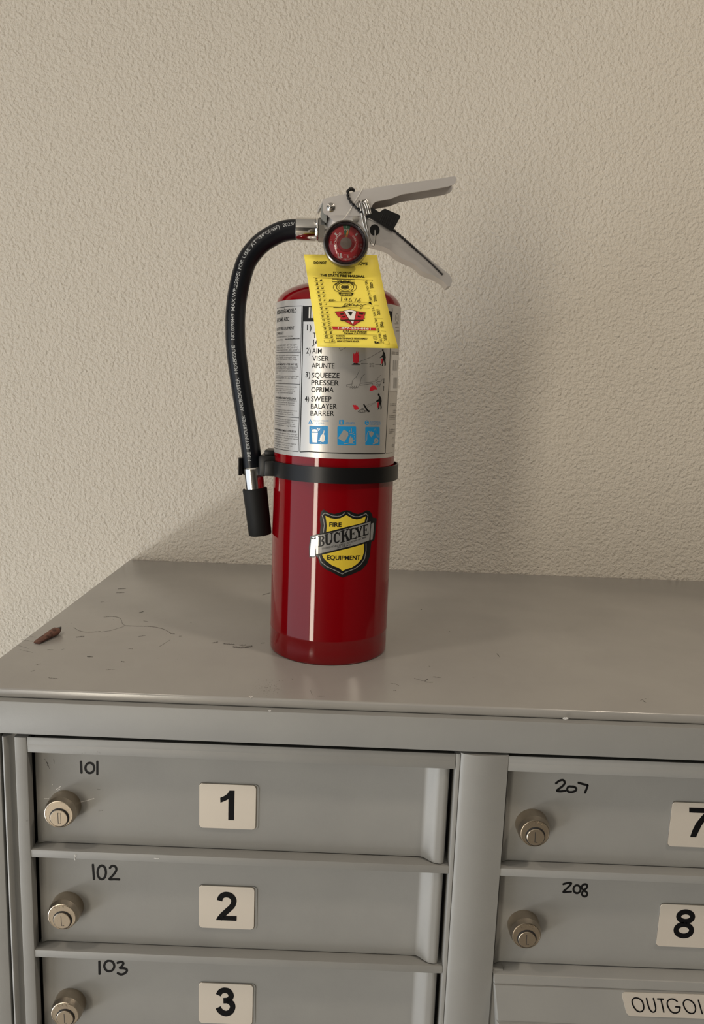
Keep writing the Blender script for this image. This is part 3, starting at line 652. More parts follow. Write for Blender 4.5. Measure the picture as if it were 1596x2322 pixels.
WB = Flat(); PL(WB, kC, (1225, 1180), (1420, 1210), (1395, 2115), (1185, 2115)); WB.build('barcode_field', cyl3(.00018), M['label_white'], lab, STEP)
BC = Flat()
for (va, vb, ua, ub) in ((1325, 1605, 1262, 1395), (1785, 2055, 1275, 1380)):
    n = 9
    for j in range(n):
        u = ua+(ub-ua)*j/n; LL(BC, [kC(u, va), kC(u-8, vb)], .55+.4*((j*5) % 3))
BC.add(*((lambda c_, n=8: ([c_+Vector((math.cos(i*math.pi/4), math.sin(i*math.pi/4)))*.0007 for i in range(n)], [tuple(range(n))]))(cyl(*kC(1240, 1688)))))
BC.build('barcode_bars', cyl3(.00026), M['label_grey'], lab, STEP)
def RED(nm, k, *uv):
    F = Flat(); PL(F, k, *uv); F.build(nm, cyl3(.00020), M['label_red'], lab, STEP)
RED('printed_flame', kC, (235, 1385), (225, 1250), (230, 1180), (245, 1145), (258, 1185), (275, 1130), (295, 1165), (322, 1085), (340, 1150), (365, 1100), (372, 1190), (385, 1185), (385, 1300), (378, 1390), (330, 1410), (270, 1405))
RED('printed_extinguisher_body', kC, (655, 2120), (660, 2070), (690, 2010), (740, 1985), (800, 1995), (845, 2060), (845, 2095), (800, 2090), (750, 2105), (720, 2130))
RED('printed_extinguisher_body', kC, (955, 1280), (978, 1290), (1000, 1280), (992, 1350), (980, 1420), (955, 1420), (962, 1350))
RED('printed_flame', kD, (310, 400), (360, 410), (385, 405), (420, 430), (465, 480), (455, 510), (420, 525), (380, 530), (350, 500), (325, 470), (345, 465), (320, 435))
RED('printed_extinguisher_body', kD, (905, 345), (945, 340), (945, 390), (930, 470), (908, 465))
# blue hazard class symbols
kE = crop(690, 930, 7.98)
BL = Flat()
def rr(k, u0, u1, v0, v1, r=14, dv=0):
    o = []
    for cx, cy, a0 in ((u1-r, v0+r+dv, -90), (u1-r, v1-r+dv, 0), (u0+r, v1-r, 90), (u0+r, v0+r, 180)):
        for i in range(4): a = math.radians(a0+30*i); o.append(k(cx+r*math.cos(a), cy+r*math.sin(a)))
    return o
for q in (rr(kE, 92, 425, 285, 612, 16, 4), rr(kE, 598, 935, 295, 632, 16, 2), rr(kE, 1100, 1360, 305, 632, 14, 0)):
    F = Flat(); LP(F, q); F.build('hazard_symbol', cyl3(.00020), M['label_blue'], lab, STEP)
PL(BL, kE, (70, 243), (112, 165), (154, 245)); LP(BL, rr(kE, 628, 715, 178, 262, 8)); LP(BL, [kE(1128+38*math.cos(i*math.pi/8), 228+44*math.sin(i*math.pi/8)) for i in range(16)])
for s, u0, u1, v, h in (('TRASH WOOD', 165, 440, 205, 3.0), ('PAPER', 220, 360, 245, 3.0), ('LIQUIDS', 735, 905, 248, 3.8), ('ELECTRICAL', 1180, 1375, 225, 3.0), ('EQUIPMENT', 1180, 1375, 265, 3.0)): LT(BL, s, kE(u0, v), kE(u1, v+3), h)
BL.build('hazard_class_marks', cyl3(.00020), M['label_blue'], lab, STEP)
WS = Flat()
PL(WS, kE, (132, 408), (245, 410), (228, 585), (150, 583)); PL(WS, kE, (135, 388), (140, 360), (175, 345), (215, 350), (240, 370), (243, 390))
for a_ in ([(150, 370), (132, 325)], [(235, 350), (230, 320), (250, 345), (285, 335), (255, 375)]): LL(WS, [kE(*q) for q in a_], 1.3)
PL(WS, kE, (355, 355), (368, 390), (350, 430), (370, 470), (372, 530), (345, 580), (300, 570), (280, 520), (300, 460), (322, 440), (345, 400))
LL(WS, [kE(255, 550), kE(385, 560)], 1.2); LL(WS, [kE(290, 590), kE(310, 600)], 1.2)
PL(WS, kE, (608, 508), (715, 348), (790, 400), (795, 460), (720, 580))
PL(WS, kE, (800, 590), (810, 520), (840, 450), (855, 500), (870, 490), (880, 550), (905, 530), (870, 595)); LL(WS, [kE(715, 610), kE(800, 598), kE(905, 600)], 1.6)
for a_ in ([(815, 400), (820, 365)], [(850, 410), (853, 330)], [(875, 415), (895, 395)], [(800, 430), (850, 420), (915, 445)], [(905, 470), (915, 520), (900, 560)]): LL(WS, [kE(*q) for q in a_], 1.3)
LL(WS, [kE(1100, 575), kE(1125, 540), kE(1130, 450), (kE(1150, 395)), kE(1175, 382)], 1.5, 3); PL(WS, kE, (1170, 400), (1210, 378), (1255, 410), (1240, 450), (1205, 490), (1170, 440))
LP(WS, [kE(1295+40*math.cos(i*math.pi/8), 555+50*math.sin(i*math.pi/8)) for i in range(16)]); PL(WS, kE, (1230, 620), (1250, 585), (1285, 612))
for a_ in ([(1275, 335), (1265, 370)], [(1292, 340), (1292, 385)], [(1300, 425), (1312, 490)], [(1325, 440), (1325, 490)], [(1345, 440), (1335, 495)]): LL(WS, [kE(*q) for q in a_], 1.1)
LT(WS, 'A', kE(98, 238), kE(126, 238), 5); LT(WS, 'B', kE(655, 245), kE(690, 246), 6.5, .03); LT(WS, 'C', kE(1112, 245), kE(1144, 246), 6, .03)
WS.build('hazard_pictures', cyl3(.00026), M['foil'], lab, STEP)
F = Flat(); PL(F, kE, (132, 395), (245, 398), (245, 408), (132, 405)); F.build('hazard_line', cyl3(.00032), M['label_blue'], lab, STEP)
F = Flat(); LL(F, [kE(1280, 575), kE(1310, 530)], 1.2); F.build('hazard_line', cyl3(.00032), M['label_blue'], lab, STEP)

# shield badge
kb = crop(690, 1140, 8.867)
B1 = Flat(); PL(B1, kb, (330, 200), (360, 150), (392, 138), (480, 195), (600, 225), (700, 200), (780, 168), (850, 150), (930, 172), (1000, 210), (1080, 225), (1170, 195), (1250, 152), (1310, 165), (1355, 225), (1375, 300), (1440, 305), (1452, 330), (1435, 500), (1410, 740), (1345, 792), (1332, 900), (1312, 1080), (1260, 1230), (1150, 1350), (980, 1430), (830, 1482), (770, 1505), (690, 1470), (560, 1400), (430, 1340), (325, 1250), (270, 1100), (240, 1075), (200, 1100), (100, 1095), (92, 900), (125, 670), (230, 640), (310, 620), (328, 450), (312, 330))
bad = B1.build('shield_badge', cyl3(.00014), M['badge_black'], ext, STEP); bad['label'] = 'black and yellow shield sticker'
B2 = Flat()
PL(B2, kb, (420, 260), (520, 305), (620, 325), (720, 310), (790, 275), (840, 248), (890, 275), (960, 315), (1050, 335), (1140, 315), (1235, 270), (1218, 330), (1208, 392), (820, 490), (440, 588), (450, 470), (438, 350))
PL(B2, kb, (355, 1045), (700, 960), (1195, 825), (1195, 1000), (1150, 1130), (1060, 1230), (950, 1300), (830, 1340), (765, 1372), (690, 1310), (560, 1260), (440, 1170), (385, 1110))
B2.build('badge_field', cyl3(.00020), M['badge_yellow'], bad, STEP)
B3 = Flat()
for a_ in ([(382, 600), (402, 450), (385, 330), (358, 252), (410, 205), (470, 225), (560, 262), (650, 275), (720, 265), (780, 230), (815, 195)], [(870, 200), (930, 245), (1010, 280), (1090, 280), (1180, 245), (1235, 215), (1277, 262), (1250, 385)], [(292, 1060), (340, 1190), (450, 1280), (620, 1360), (762, 1432), (830, 1395), (1000, 1330), (1130, 1240), (1210, 1120), (1237, 960), (1237, 820)]):
    LL(B3, [kb(*q) for q in a_], 1.9)
PL(B3, kb, (230, 662), (400, 630), (1000, 472), (1330, 375), (1318, 560), (1300, 755), (760, 910), (240, 1035)); PL(B3, kb, (1342, 422), (1390, 400), (1386, 560), (1366, 740), (1325, 750), (1328, 600)); PL(B3, kb, (140, 735), (225, 735), (225, 900), (205, 1075), (117, 1070), (122, 900)); PL(B3, kb, (150, 690), (215, 685), (190, 715))
B3.build('badge_banner', cyl3(.00021), M['badge_silver'], bad, STEP)
B4 = Flat()
LT(B4, 'FIRE', kb(500, 478), kb(745, 485), 9.3, .025); LT(B4, 'EQUIPMENT', kb(455, 1138), kb(1120, 1140), 9.3, .025)
# slab serif word on the rising banner
def letter(F, ch, u0, u1, top0, top1, bot0, bot1):
    """unit square -> crop coordinates of the letter's slanted box"""
    def q(x, y):
        t = top0+(top1-top0)*x; b_ = bot0+(bot1-bot0)*x; return cyl(*kb(u0+(u1-u0)*x, b_+(t-b_)*y))
    def R(x0, y0, x1, y1): F.poly([q(x0, y0), q(x1, y0), q(x1, y1), q(x0, y1)])
    def A(*p): F.poly([q(x, y) for x, y in p])
    def ring(cx, cy, rx, ry, w, a0, a1, n=14):
        for i in range(n):
            t0, t1 = math.radians(a0+(a1-a0)*i/n), math.radians(a0+(a1-a0)*(i+1)/n)
            A((cx+rx*math.cos(t0), cy+ry*math.sin(t0)), (cx+rx*math.cos(t1), cy+ry*math.sin(t1)), (cx+(rx-w*(.45+.55*abs(math.cos(t1))))*math.cos(t1), cy+(ry-w*.45)*math.sin(t1)), (cx+(rx-w*(.45+.55*abs(math.cos(t0))))*math.cos(t0), cy+(ry-w*.45)*math.sin(t0)))
    if ch in 'BEK': R(.14, 0, .42, 1); R(0, 0, .5, .07); R(0, .93, .5, 1)
    if ch == 'B': R(.3, 0, .6, .09); R(.3, .46, .6, .55); R(.3, .91, .6, 1); ring(.55, .755, .40, .245, .26, -90, 90); ring(.55, .265, .45, .265, .28, -90, 90)
    if ch == 'E': R(.3, 0, 1, .09); R(.3, .46, .72, .55); R(.3, .91, .95, 1); A((.86, .09), (1, .09), (1, .32)); A((.83, .91), (.95, .91), (.95, .7)); A((.60, .46), (.72, .34), (.72, .66), (.60, .55))
    if ch == 'U': R(0, .93, .46, 1); R(.62, .93, 1, 1); R(.09, .35, .36, 1); R(.74, .35, .87, 1); ring(.48, .38, .39, .40, .27, 180, 360)
    if ch == 'C': ring(.52, .5, .50, .51, .30, 45, 318, 22); R(.84, .66, .94, .98); A((.80, .14), (.95, .30), (.97, .24), (.86, .10))
    if ch == 'K': A((.40, .36), (.40, .50), (.74, .95), (.88, .95)); A((.50, .56), (.66, .66), (1.0, .05), (.70, .05)); R(.60, .93, .98, 1); R(.60, 0, 1.06, .07)
    if ch == 'Y': R(.36, 0, .62, .46); R(.24, 0, .76, .07); A((.04, .95), (.32, .95), (.62, .42), (.36, .42)); A((.72, .95), (.88, .95), (.62, .42), (.50, .42)); R(-.04, .93, .42, 1); R(.60, .93, 1.04, 1)
for ch, u0, u1, t0, t1, b0, b1 in (('B', 275, 405, 670, 650, 890, 868), ('U', 405, 585, 640, 590, 862, 825), ('C', 585, 720, 595, 590, 822, 800), ('K', 725, 905, 565, 510, 808, 762), ('E', 890, 1045, 535, 490, 750, 722), ('Y', 1020, 1180, 505, 450, 712, 680), ('E', 1165, 1285, 455, 425, 670, 640)):
    letter(B4, ch, u0, u1, t0, t1, b0, b1)
LT(B4, '110 KINGS ROAD, KINGS MOUNTAIN, NC 28086', kb(330, 945), kb(1240, 705), 4.2, 0); LT(B4, '704-739-7415', kb(660, 920), kb(925, 860), 4.2, 0)
B4.build('badge_lettering', cyl3(.00028), M['badge_black'], bad, STEP)

# strap round the cylinder with the hose clip
zs = (P(760, 1078, EY-ER).z); hs = .0066
bm = bmesh.new(); RI = ER+.0006
def strap_ring(r0, r1, z0, z1):
    seg = 96; q = []
    for k in range(seg):
        t = 2*math.pi*k/seg; ox = .0012
        f = lambda r: (EX+ox+r*math.sin(t), EY-r*math.cos(t))
        q.append([bm.verts.new((*f(r0), z0)), bm.verts.new((*f(r1), z0)), bm.verts.new((*f(r1), z1)), bm.verts.new((*f(r0), z1))])
    for k in range(seg):
        a_, b_ = q[k], q[(k+1) % seg]
        for i in range(4): bm.faces.new((a_[i], a_[(i+1) % 4], b_[(i+1) % 4], b_[i]))
strap_ring(RI+.0008, RI+.0022, zs-hs, zs+hs)
strap = from_bm('hose_strap', bm, M['plastic'], ext, smooth=40)
# hose
HY = EY-.006
hp_ = [(574.5, 1075), (573, 1062), (566, 1000), (550, 900), (536, 800), (533.3, 740), (534.8, 700), (540.5, 658), (556, 600), (577, 567), (601, 545), (633, 527.5), (655, 522), (673, 520.5), (690, 520.5)]
hc = [P(x, y, HY+.006*(1-min(1, max(0, (y-560)/400)))) for x, y in hp_]
path = smooth_path(hc, 10)
HR = .0085
bm = bmesh.new(); tube(bm, path, HR, 28); hose = from_bm('hose', bm, M['hose'], ext, smooth=50); hose['label'] = 'black rubber hose with grey lettering'
# printing along the hose
T_, N_ = frames(path); S_ = [0.0]
for a_, b_ in zip(path, path[1:]): S_.append(S_[-1]+(b_-a_).length)
def s_at(px, py):
    best = min(range(len(path)), key=lambda i: (path[i]-P(px, py, path[i].y)).length); return S_[best]
def hose_pt(v):
    s, t = v[0], v[1]
    i = max(0, min(len(S_)-2, next((j for j in range(len(S_)-1) if S_[j+1] >= s), len(S_)-2)))
    f = (s-S_[i])/(S_[i+1]-S_[i]); p = path[i].lerp(path[i+1], f); T = T_[i].lerp(T_[i+1], f).normalized()
    fr_ = Vector((0, -1, 0)); fr_ = (fr_-T*fr_.dot(T)).normalized(); lat = T.cross(fr_)
    if lat.x > 0 and T.z > .3: lat = -lat
    elif T.z <= .3 and lat.z < 0: lat = -lat
    ph = t/HR+.10+.32*max(0, (s-S_[-1]*.55)/(S_[-1]*.45))
    return p+(fr_*math.cos(ph)+lat*math.sin(ph))*(HR+.00012)
F = Flat()
kw = 0.0030
for s, y0, y1 in (('FIRE', 1045, 1023), ('EXTINGUISHER', 1017, 944), ('AND', 936, 915), ('BOOSTER', 908, 857), ('HOSE', 849, 821), ('ISSUE', 813.5, 782), ('NO.0098449', 775, 714), ('MAX.WP.250PSI', 707, 624)):
    xx = lambda y: next((a0[0]+(b0[0]-a0[0])*(a0[1]-y)/(a0[1]-b0[1]) for a0, b0 in zip(hp_, hp_[1:]) if a0[1] >= y >= b0[1]), 533)
    F.text(s, (s_at(xx(y0), y0), -kw/2), (s_at(xx(y1), y1), -kw/2), (0, kw), .004)
for s, p0, p1 in (('FOR', (549, 618), (558, 598)), ('USE', (561, 592), (574, 572)), ('AT', (577, 568), (588, 556)), ('-54°C(-65F)', (592, 552), (637, 526)), ('2025/', (644, 524), (670, 521))):
    F.text(s, (s_at(*p0), -kw/2), (s_at(*p1), -kw/2), (0, kw), .004)
F.build('hose_lettering', hose_pt, M['print_grey'], hose)
# lower ferrule and nozzle
f0, f1, f2 = P(572.5, 1060, HY), P(577.5, 1107, HY), P(590, 1212, HY)
ax_ = (f1-f0).normalized(); bm = bmesh.new(); Lf = (f1-f0).length
lathe(bm, [(.0080, -.001), (.0088, 0), (.0090, .0008), (.0090, Lf+.003)], f0, ax_, 40); from_bm('hose_ferrule', bm, M['chrome'], hose, smooth=40)
ax_ = (f2-f1).normalized(); Ln = (f2-f1).length; bm = bmesh.new()
lathe(bm, [(.0, .0014), (.0092, .0014), (.0100, .0004), (.0106, .0), (.0109, .0010), (.0107, .006), (.0104, Ln*.6), (.0102, Ln-.001), (.0096, Ln), (.0066, Ln), (.0062, Ln-.012), (.0, Ln-.012)], f1, ax_, 40, cap=False); from_bm('nozzle', bm, M['rubber'], ext, smooth=40)
# clip: buckle block on the strap and an open ring holding the hose
hcx = P(572, 1058, HY); hz = hcx.z
bm = bmesh.new(); n = 22; q = []
for i in range(n+1):
    t = math.radians(-58-244*i/n); 
    for r in (.0,): pass
    ri, ro = .0094, .0126; c_, s_ = math.cos(t), math.sin(t)
    q.append([bm.verts.new((hcx.x+ri*math.sin(-t)*1.0, hcx.y-ri*c_, hz-.0075)), bm.verts.new((hcx.x+ro*math.sin(-t), hcx.y-ro*c_, hz-.0075)), bm.verts.new((hcx.x+ro*math.sin(-t), hcx.y-ro*c_, hz+.0075)), bm.verts.new((hcx.x+ri*math.sin(-t), hcx.y-ri*c_, hz+.0075))])
for a_, b_ in zip(q, q[1:]):
    for i in range(4): bm.faces.new((a_[i], a_[(i+1) % 4], b_[(i+1) % 4], b_[i]))
bm.faces.new(q[0]); bm.faces.new(q[-1][::-1]); from_bm('hose_clip', bm, M['plastic'], strap, smooth=30)
xa, xb = P(598, 1060, EY-.010).x, P(623, 1060, EY-.010).x
bm = bmesh.new(); box(bm, xa-.0030, xb+.002, EY-.017, EY+.012, zs-.0072, zs+.0105, .0010); box(bm, xa+.0006, xb+.0015, EY-.012, EY+.012, zs+.0095, zs+.0150, .0010); box(bm, xa-.0045, xa+.001, EY-.012, EY+.010, zs-.0035, zs+.0095, .0008)
box(bm, xa+.0020, xb+.004, EY-.0225, EY-.015, zs-.0066, zs+.0066, .0010)
from_bm('strap_buckle', bm, M['plastic'], strap, smooth=30)

# valve body, outlet and fittings
vt = P(760, 490, EY).z-ZT
bm = bmesh.new(); lathe(bm, [(.0195, EH+.016), (.0195, EH+.021), (.0150, EH+.023), (.0150, EH+.030), (.0120, EH+.032), (.0120, vt-.006), (.0110, vt-.003), (.0, vt-.003)], AX+Vector((-.002, 0, 0)), (0, 0, 1), 40, cap=False)
valve = from_bm('valve_body', bm, M['alu'], ext, smooth=35)
oy = EY; zc = P(700, 521, oy).z
x1, x2, x3 = P(671, 520, oy).x, P(721, 521, oy).x, P(738, 521, oy).x
bm = bmesh.new(); lathe(bm, [(.0086, 0), (.0094, .0006), (.0095, .0015), (.0095, x2-x1-.0022), (.0090, x2-x1-.0016), (.0096, x2-x1-.0008), (.0096, x2-x1+.0004), (.0080, x2-x1+.001)], Vector((x1, oy, zc)), (1, 0, 0), 40); from_bm('outlet_ferrule', bm, M['chrome'], ext, smooth=40)
bm = bmesh.new(); lathe(bm, [(.0084, 0), (.0098, .0010), (.0098, x3-x2-.0006), (.0084, x3-x2)], Vector((x2, oy, zc)), (1, 0, 0), 6); lathe(bm, [(.0072, 0), (.0072, .016)], Vector((x3-.001, oy, zc)), (1, 0, 0), 24); from_bm('outlet_nut', bm, M['steel'], ext, smooth=20)

# levers of folded sheet metal
kh = crop(690, 390, 4.433)
def channel(name, front, edge, Y0, Y1, th, m):
    """two cheeks cut from the same outline, joined by a web along one edge"""
    bm = bmesh.new()
    of = [P(*kh(u, v), Y0) for u, v in front]
    for Y in (Y0, Y1-th): prism(bm, [Vector((p.x, Y, p.z)) for p in of], (0, th, 0))
    oe = [P(*kh(u, v), Y0) for u, v in edge]; cen = sum(of, Vector())/len(of)
    L = len(oe); inn = []
    for i, p in enumerate(oe):
        t = (oe[min(i+1, L-1)]-oe[max(i-1, 0)]).normalized(); nn = Vector((-t.z, 0, t.x))
        mid = oe[L//2]; s_ = 1 if (cen-mid).dot(Vector((-(oe[min(L//2+1, L-1)]-oe[L//2-1]).z, 0, (oe[min(L//2+1, L-1)]-oe[L//2-1]).x))) > 0 else -1
        inn.append(p+nn*s_*th)
    prism_pts = oe+inn[::-1]
    a_ = [bm.verts.new((p.x, Y0+th*.97, p.z)) for p in prism_pts]; b_ = [bm.verts.new((p.x, Y1-th*.97, p.z)) for p in prism_pts]; n = len(a_)
    for i in range(n): bm.faces.new((a_[i], a_[(i+1) % n], b_[(i+1) % n], b_[i]))
    for i in range(L-1):
        bm.faces.new((a_[i], a_[i+1], a_[n-2-i], a_[n-1-i])); bm.faces.new((b_[i], b_[i+1], b_[n-2-i], b_[n-1-i]))
    return from_bm(name, bm, M[m], ext, smooth=35)
LY0, LY1 = EY-.0135, EY+.0145
lt = [(186, 272), (300, 243), (480, 205), (600, 178), (760, 148), (1000, 115), (1300, 75), (1512, 42)]
lever = channel('squeeze_lever', lt+[(1524, 52), (1527, 85), (1515, 110), (1495, 127), (1440, 147), (1200, 188), (975, 225), (900, 255), (860, 270), (760, 288), (720, 297), (695, 315), (678, 340), (668, 365), (640, 400), (590, 445), (540, 442), (400, 437), (215, 428), (195, 415), (187, 395)], lt, LY0, LY1, .0014, 'alu')
hb = [(1440, 1150), (1400, 1100), (1300, 1040), (1240, 1022), (1180, 995), (1130, 945), (1080, 910), (1040, 895), (1000, 878), (950, 850), (900, 818), (850, 775), (800, 752), (750, 738), (700, 725), (620, 700)]
handle = channel('carry_handle', [(400, 446), (560, 446), (650, 470), (770, 525), (890, 585), (1000, 660), (1100, 745), (1300, 905), (1455, 1028), (1482, 1075), (1480, 1110), (1468, 1145)]+hb+[(560, 640), (400, 560)], hb, LY0+.0016, LY1-.0016, .0014, 'alu')
bm = bmesh.new(); tip = [P(*kh(u, v), LY0+.0021) for u, v in ((1482, 1075), (1483, 1110), (1468, 1148), (1440, 1150), (1455, 1120), (1468, 1090))]
prism(bm, tip, (0, LY1-LY0-.0044, 0)); from_bm('handle_lip', bm, M['alu'], handle, smooth=35)
# mounting bracket behind the lever
bm = bmesh.new(); br = [P(*kh(u, v), EY-.010) for u, v in ((172, 330), (186, 300), (225, 430), (222, 505), (212, 508), (168, 468), (160, 440))]
prism(bm, br, (0, .020, 0)); from_bm('handle_bracket', bm, M['gun'], ext, smooth=30)
bm = bmesh.new(); br = [P(*kh(u, v), EY-.0122) for u, v in ((232, 432), (580, 442), (560, 500), (520, 520), (330, 520), (280, 478), (245, 450))]
prism(bm, br, (0, .0240, 0)); from_bm('handle_bracket', bm, M['alu'], ext, smooth=30)
bm = bmesh.new(); br = [P(*kh(u, v), EY-.002) for u, v in ((126, 398), (150, 340), (185, 292), (188, 310), (160, 360), (136, 402))]
prism(bm, br, (0, .010, 0)); from_bm('lever_tail', bm, M['alu'], lever, smooth=30)
# rivets
rc = P(*kh(266, 357), LY0); bm = bmesh.new()
lathe(bm, [(.0036, 0), (.0036, .0006), (.0030, .0013), (.0020, .0015), (.0018, .0024), (.0012, .0029), (.0, .0029)], rc, (0, -1, 0), 28, cap=False); from_bm('lever_rivet', bm, M['steel'], lever, smooth=40)
rc = P(*kh(515, 475), LY0+.0010); bm = bmesh.new(); lathe(bm, [(.0030, 0), (.0028, .0006), (.0, .0008)], rc, (0, -1, 0), 24, cap=False); from_bm('bracket_rivet', bm, M['steel'], handle, smooth=40)
# pin hole, pull pin ring
k8 = crop(780, 420, 10.64)
YH = LY0+.0016
F = Flat(); F.ellipse(*k8(737, 1080), 11.3, 12.9, 32); bm = bmesh.new()
prism(bm, [P(v.x, v.y, YH-.0004) for v in F.v], (0, .0008, 0)); from_bm('pin_hole', bm, M['plastic'], handle, smooth=40)
bm = bmesh.new()
def wire(uv, y0, y1, r=.00075, n=6):
    m_ = len(uv); tube(bm, smooth_path([P(*k8(u, v), y0+(y1-y0)*i/(m_-1)) for i, (u, v) in enumerate(uv)], n), r, 10)
wire([(748, 1085), (748, 1200), (742, 1340), (720, 1430), (695, 1455), (660, 1420), (610, 1260), (560, 1060), (530, 900), (510, 760), (485, 620), (450, 490), (405, 400), (350, 390), (310, 450), (325, 540)], YH-.0006, LY0-.0028)
wire([(695, 1462), (640, 1380), (575, 1220), (520, 1080), (480, 900), (450, 760)], YH-.0022, LY0-.0012)
wire([(500, 1040), (455, 880), (432, 760), (410, 620), (385, 500), (370, 430)], LY0-.0012, LY0-.0022)
wire([(610, 690), (585, 580), (545, 450), (495, 375), (445, 375), (430, 440), (455, 560), (490, 700), (498, 745)], LY0-.0030, LY0-.0042)
wire([(650, 680), (628, 580), (590, 450), (540, 365), (490, 350)], LY0-.0016, LY0-.0026)
wire([(560, 700), (540, 600), (500, 470), (460, 410)], LY0-.0026, LY0-.0036)
pin = from_bm('pull_pin_ring', bm, M['steel'], ext, smooth=60)
# tamper seal: flag, beaded tie and its tail
bm = bmesh.new(); sl = [P(*k8(u, v), LY0-.0022) for u, v in ((640, 540), (672, 528), (850, 650), (960, 575), (990, 566), (1335, 715), (1358, 735), (1355, 770), (1190, 1060), (1150, 1110), (880, 940), (625, 785), (520, 772), (503, 745), (640, 702))]
prism(bm, sl, (0, .0028, 0)); seal = from_bm('tamper_seal', bm, M['plastic'], ext, smooth=30)
bm = bmesh.new()
for i in range(7):
    u = 905+i*48; v0, v1 = 690+i*14, 880+i*22
    tube(bm, [P(*k8(u+40, v0), LY0-.0023), P(*k8(u-45, v1), LY0-.0023)], .00028, 6)
from_bm('seal_ribs', bm, M['plastic'], seal, smooth=60)
kg = crop(700, 390, 8.867)
bm = bmesh.new()
tie = smooth_path([P(*kg(u, v), y) for u, v, y in ((915, 385, LY0+.006), (885, 352, LY0+.003), (845, 345, LY0-.0005), (800, 362, LY0-.0012), (782, 410, LY0-.0014), (790, 480, LY0-.0014), (812, 545, LY0-.0014), (850, 612, LY0-.0014), (905, 668, LY0-.0014), (1000, 755, LY0-.0014), (1085, 850, LY0-.0014))], 6)
tube(bm, tie, .0009, 8)
acc = 0
for a_, b_ in zip(tie, tie[1:]):
    acc += (b_-a_).length
    if acc > .0026: acc = 0; bmesh.ops.create_icosphere(bm, subdivisions=1, radius=.0016, matrix=Matrix.Translation(b_))
from_bm('seal_tie', bm, M['plastic'], seal, smooth=60); bm = bmesh.new()
tl = smooth_path([P(*kh(u, v), LY0-.0006) for u, v in ((885, 575), (960, 640), (1060, 725), (1130, 790))], 8); tube(bm, tl, .0008, 8); acc = 0
for a_, b_ in zip(tl, tl[1:]):
    acc += (b_-a_).length
    if acc > .0022: acc = 0; bmesh.ops.create_icosphere(bm, subdivisions=1, radius=.0014, matrix=Matrix.Translation(b_))
tube(bm, smooth_path([P(*kh(u, v), LY0-.0002) for u, v in ((1130, 790), (1250, 895), (1390, 1033))], 6), .0008, 8)
from_bm('seal_tail', bm, M['plastic'], seal, smooth=60)
# stray white thread caught on the lever
bm = bmesh.new(); tube(bm, smooth_path([P(*kg(u, v), y) for u, v, y in ((660, 975, LY0-.006), (730, 905, LY0-.004), (830, 760, LY0-.002), (890, 650, LY0-.0012), (960, 540, LY0-.0012), (1050, 390, LY0-.001), (1110, 280, LY0+.001), (1170, 180, LY0+.004))], 6), .00030, 6)
from_bm('loose_thread', bm, M['thread'], ext, smooth=60)

# pressure gauge
kq = crop(720, 480, 11.4)
YG = EY-.051
gc = P(784.6, 550.5, YG); gs = (P(785.6, 550.5, YG)-gc).length     # metres per pixel at the dial
GR = 51.5*gs
go = Vector((gc.x-.0003, YG, gc.z-.0004)); bm = bmesh.new()
lathe(bm, [(.0060, .034), (.0060, .0125), (GR-.0060, .0120), (GR-.0008, .0092), (GR, .0080), (GR, .0010), (GR-.0005, -.0012), (GR-.0014, -.0020), (GR-.0020, -.0012), (GR-.0020, .0040)], go, (0, 1, 0), 64, cap=False)
gauge = from_bm('pressure_gauge', bm, M['housing'], ext, smooth=35); gauge['label'] = 'round red pressure gauge'
bm = bmesh.new(); lathe(bm, [(GR-.0020, .002), (GR-.0020, -.0008), (GR-.0026, -.0014), (GR-.0036, -.0004), (38.6*gs, .0006), (38.6*gs, .002)], go, (0, 1, 0), 64, cap=False); from_bm('gauge_bezel', bm, M['bezel'], gauge, smooth=60)
def dial(off): return lambda v: Vector((gc.x+v[0]*gs, YG+.0012-off, gc.z+v[1]*gs))
F = Flat(); F.ellipse(0, 0, 39, 39, 64); F.build('gauge_dial', dial(0), M['dial_red'], gauge)
def arcp(a0, a1, r, n=8): return [(r*math.sin(math.radians(a0+(a1-a0)*i/n)), r*math.cos(math.radians(a0+(a1-a0)*i/n))) for i in range(n+1)]
F = Flat(); F.poly(arcp(-13, 13, 38)+arcp(13, -13, 15)); F.build('gauge_green_zone', dial(.0001), M['dial_green'], gauge)
F = Flat()
def arctext(s, a0, a1, r, h, bold=0.0):
    n = len(s)
    for i, ch in enumerate(s):
        if ch == ' ': continue
        a = math.radians(a0+(a1-a0)*(i+.5)/n); da = abs(math.radians(a1-a0))/n*r*.42
        t = Vector((math.cos(a), -math.sin(a))); u = Vector((math.sin(a), math.cos(a)))
        if a1 < a0: t, u = -t, -u
        c_ = Vector((r*math.sin(a), r*math.cos(a))); w_ = .25 if ch in 'I1' else 1
        F.text(ch, c_-t*da*w_-u*h/2, c_+t*da*w_-u*h/2, tuple(u*h), bold)
arctext('RECHARGE', -122, -28, 24.5, 5.2, .015); arctext('OVERCHARGED', 40, 152, 21.5, 4.0); arctext('DRY CHEMICAL ONLY', 205, 135, 35.5, 3.4)
F.text('195', (-5, 26), (7, 26), 5.0) if False else F.text('195', (-5, 26), (6, 26), (0, 5), .01)
F.rect(-1, 33.5, 1, 36)
for a_, w_ in ((-53, 3), (49, 3)):
    c_ = Vector((30*math.sin(math.radians(a_)), 30*math.cos(math.radians(a_)))); t = Vector((math.cos(math.radians(a_)), -math.sin(math.radians(a_))))*2.0; u = Vector((c_.x, c_.y)).normalized()*3.4
    F.poly([c_-t-u, c_+t-u, c_+t+u, c_-t+u])
F.text('UL', (-18, -32), (-7, -32), (0, 9), .05); F.rect(-4, -26.4, 6, -25.6); F.text('E', (4, -31.5), (7, -31.5), (0, 6), .02)
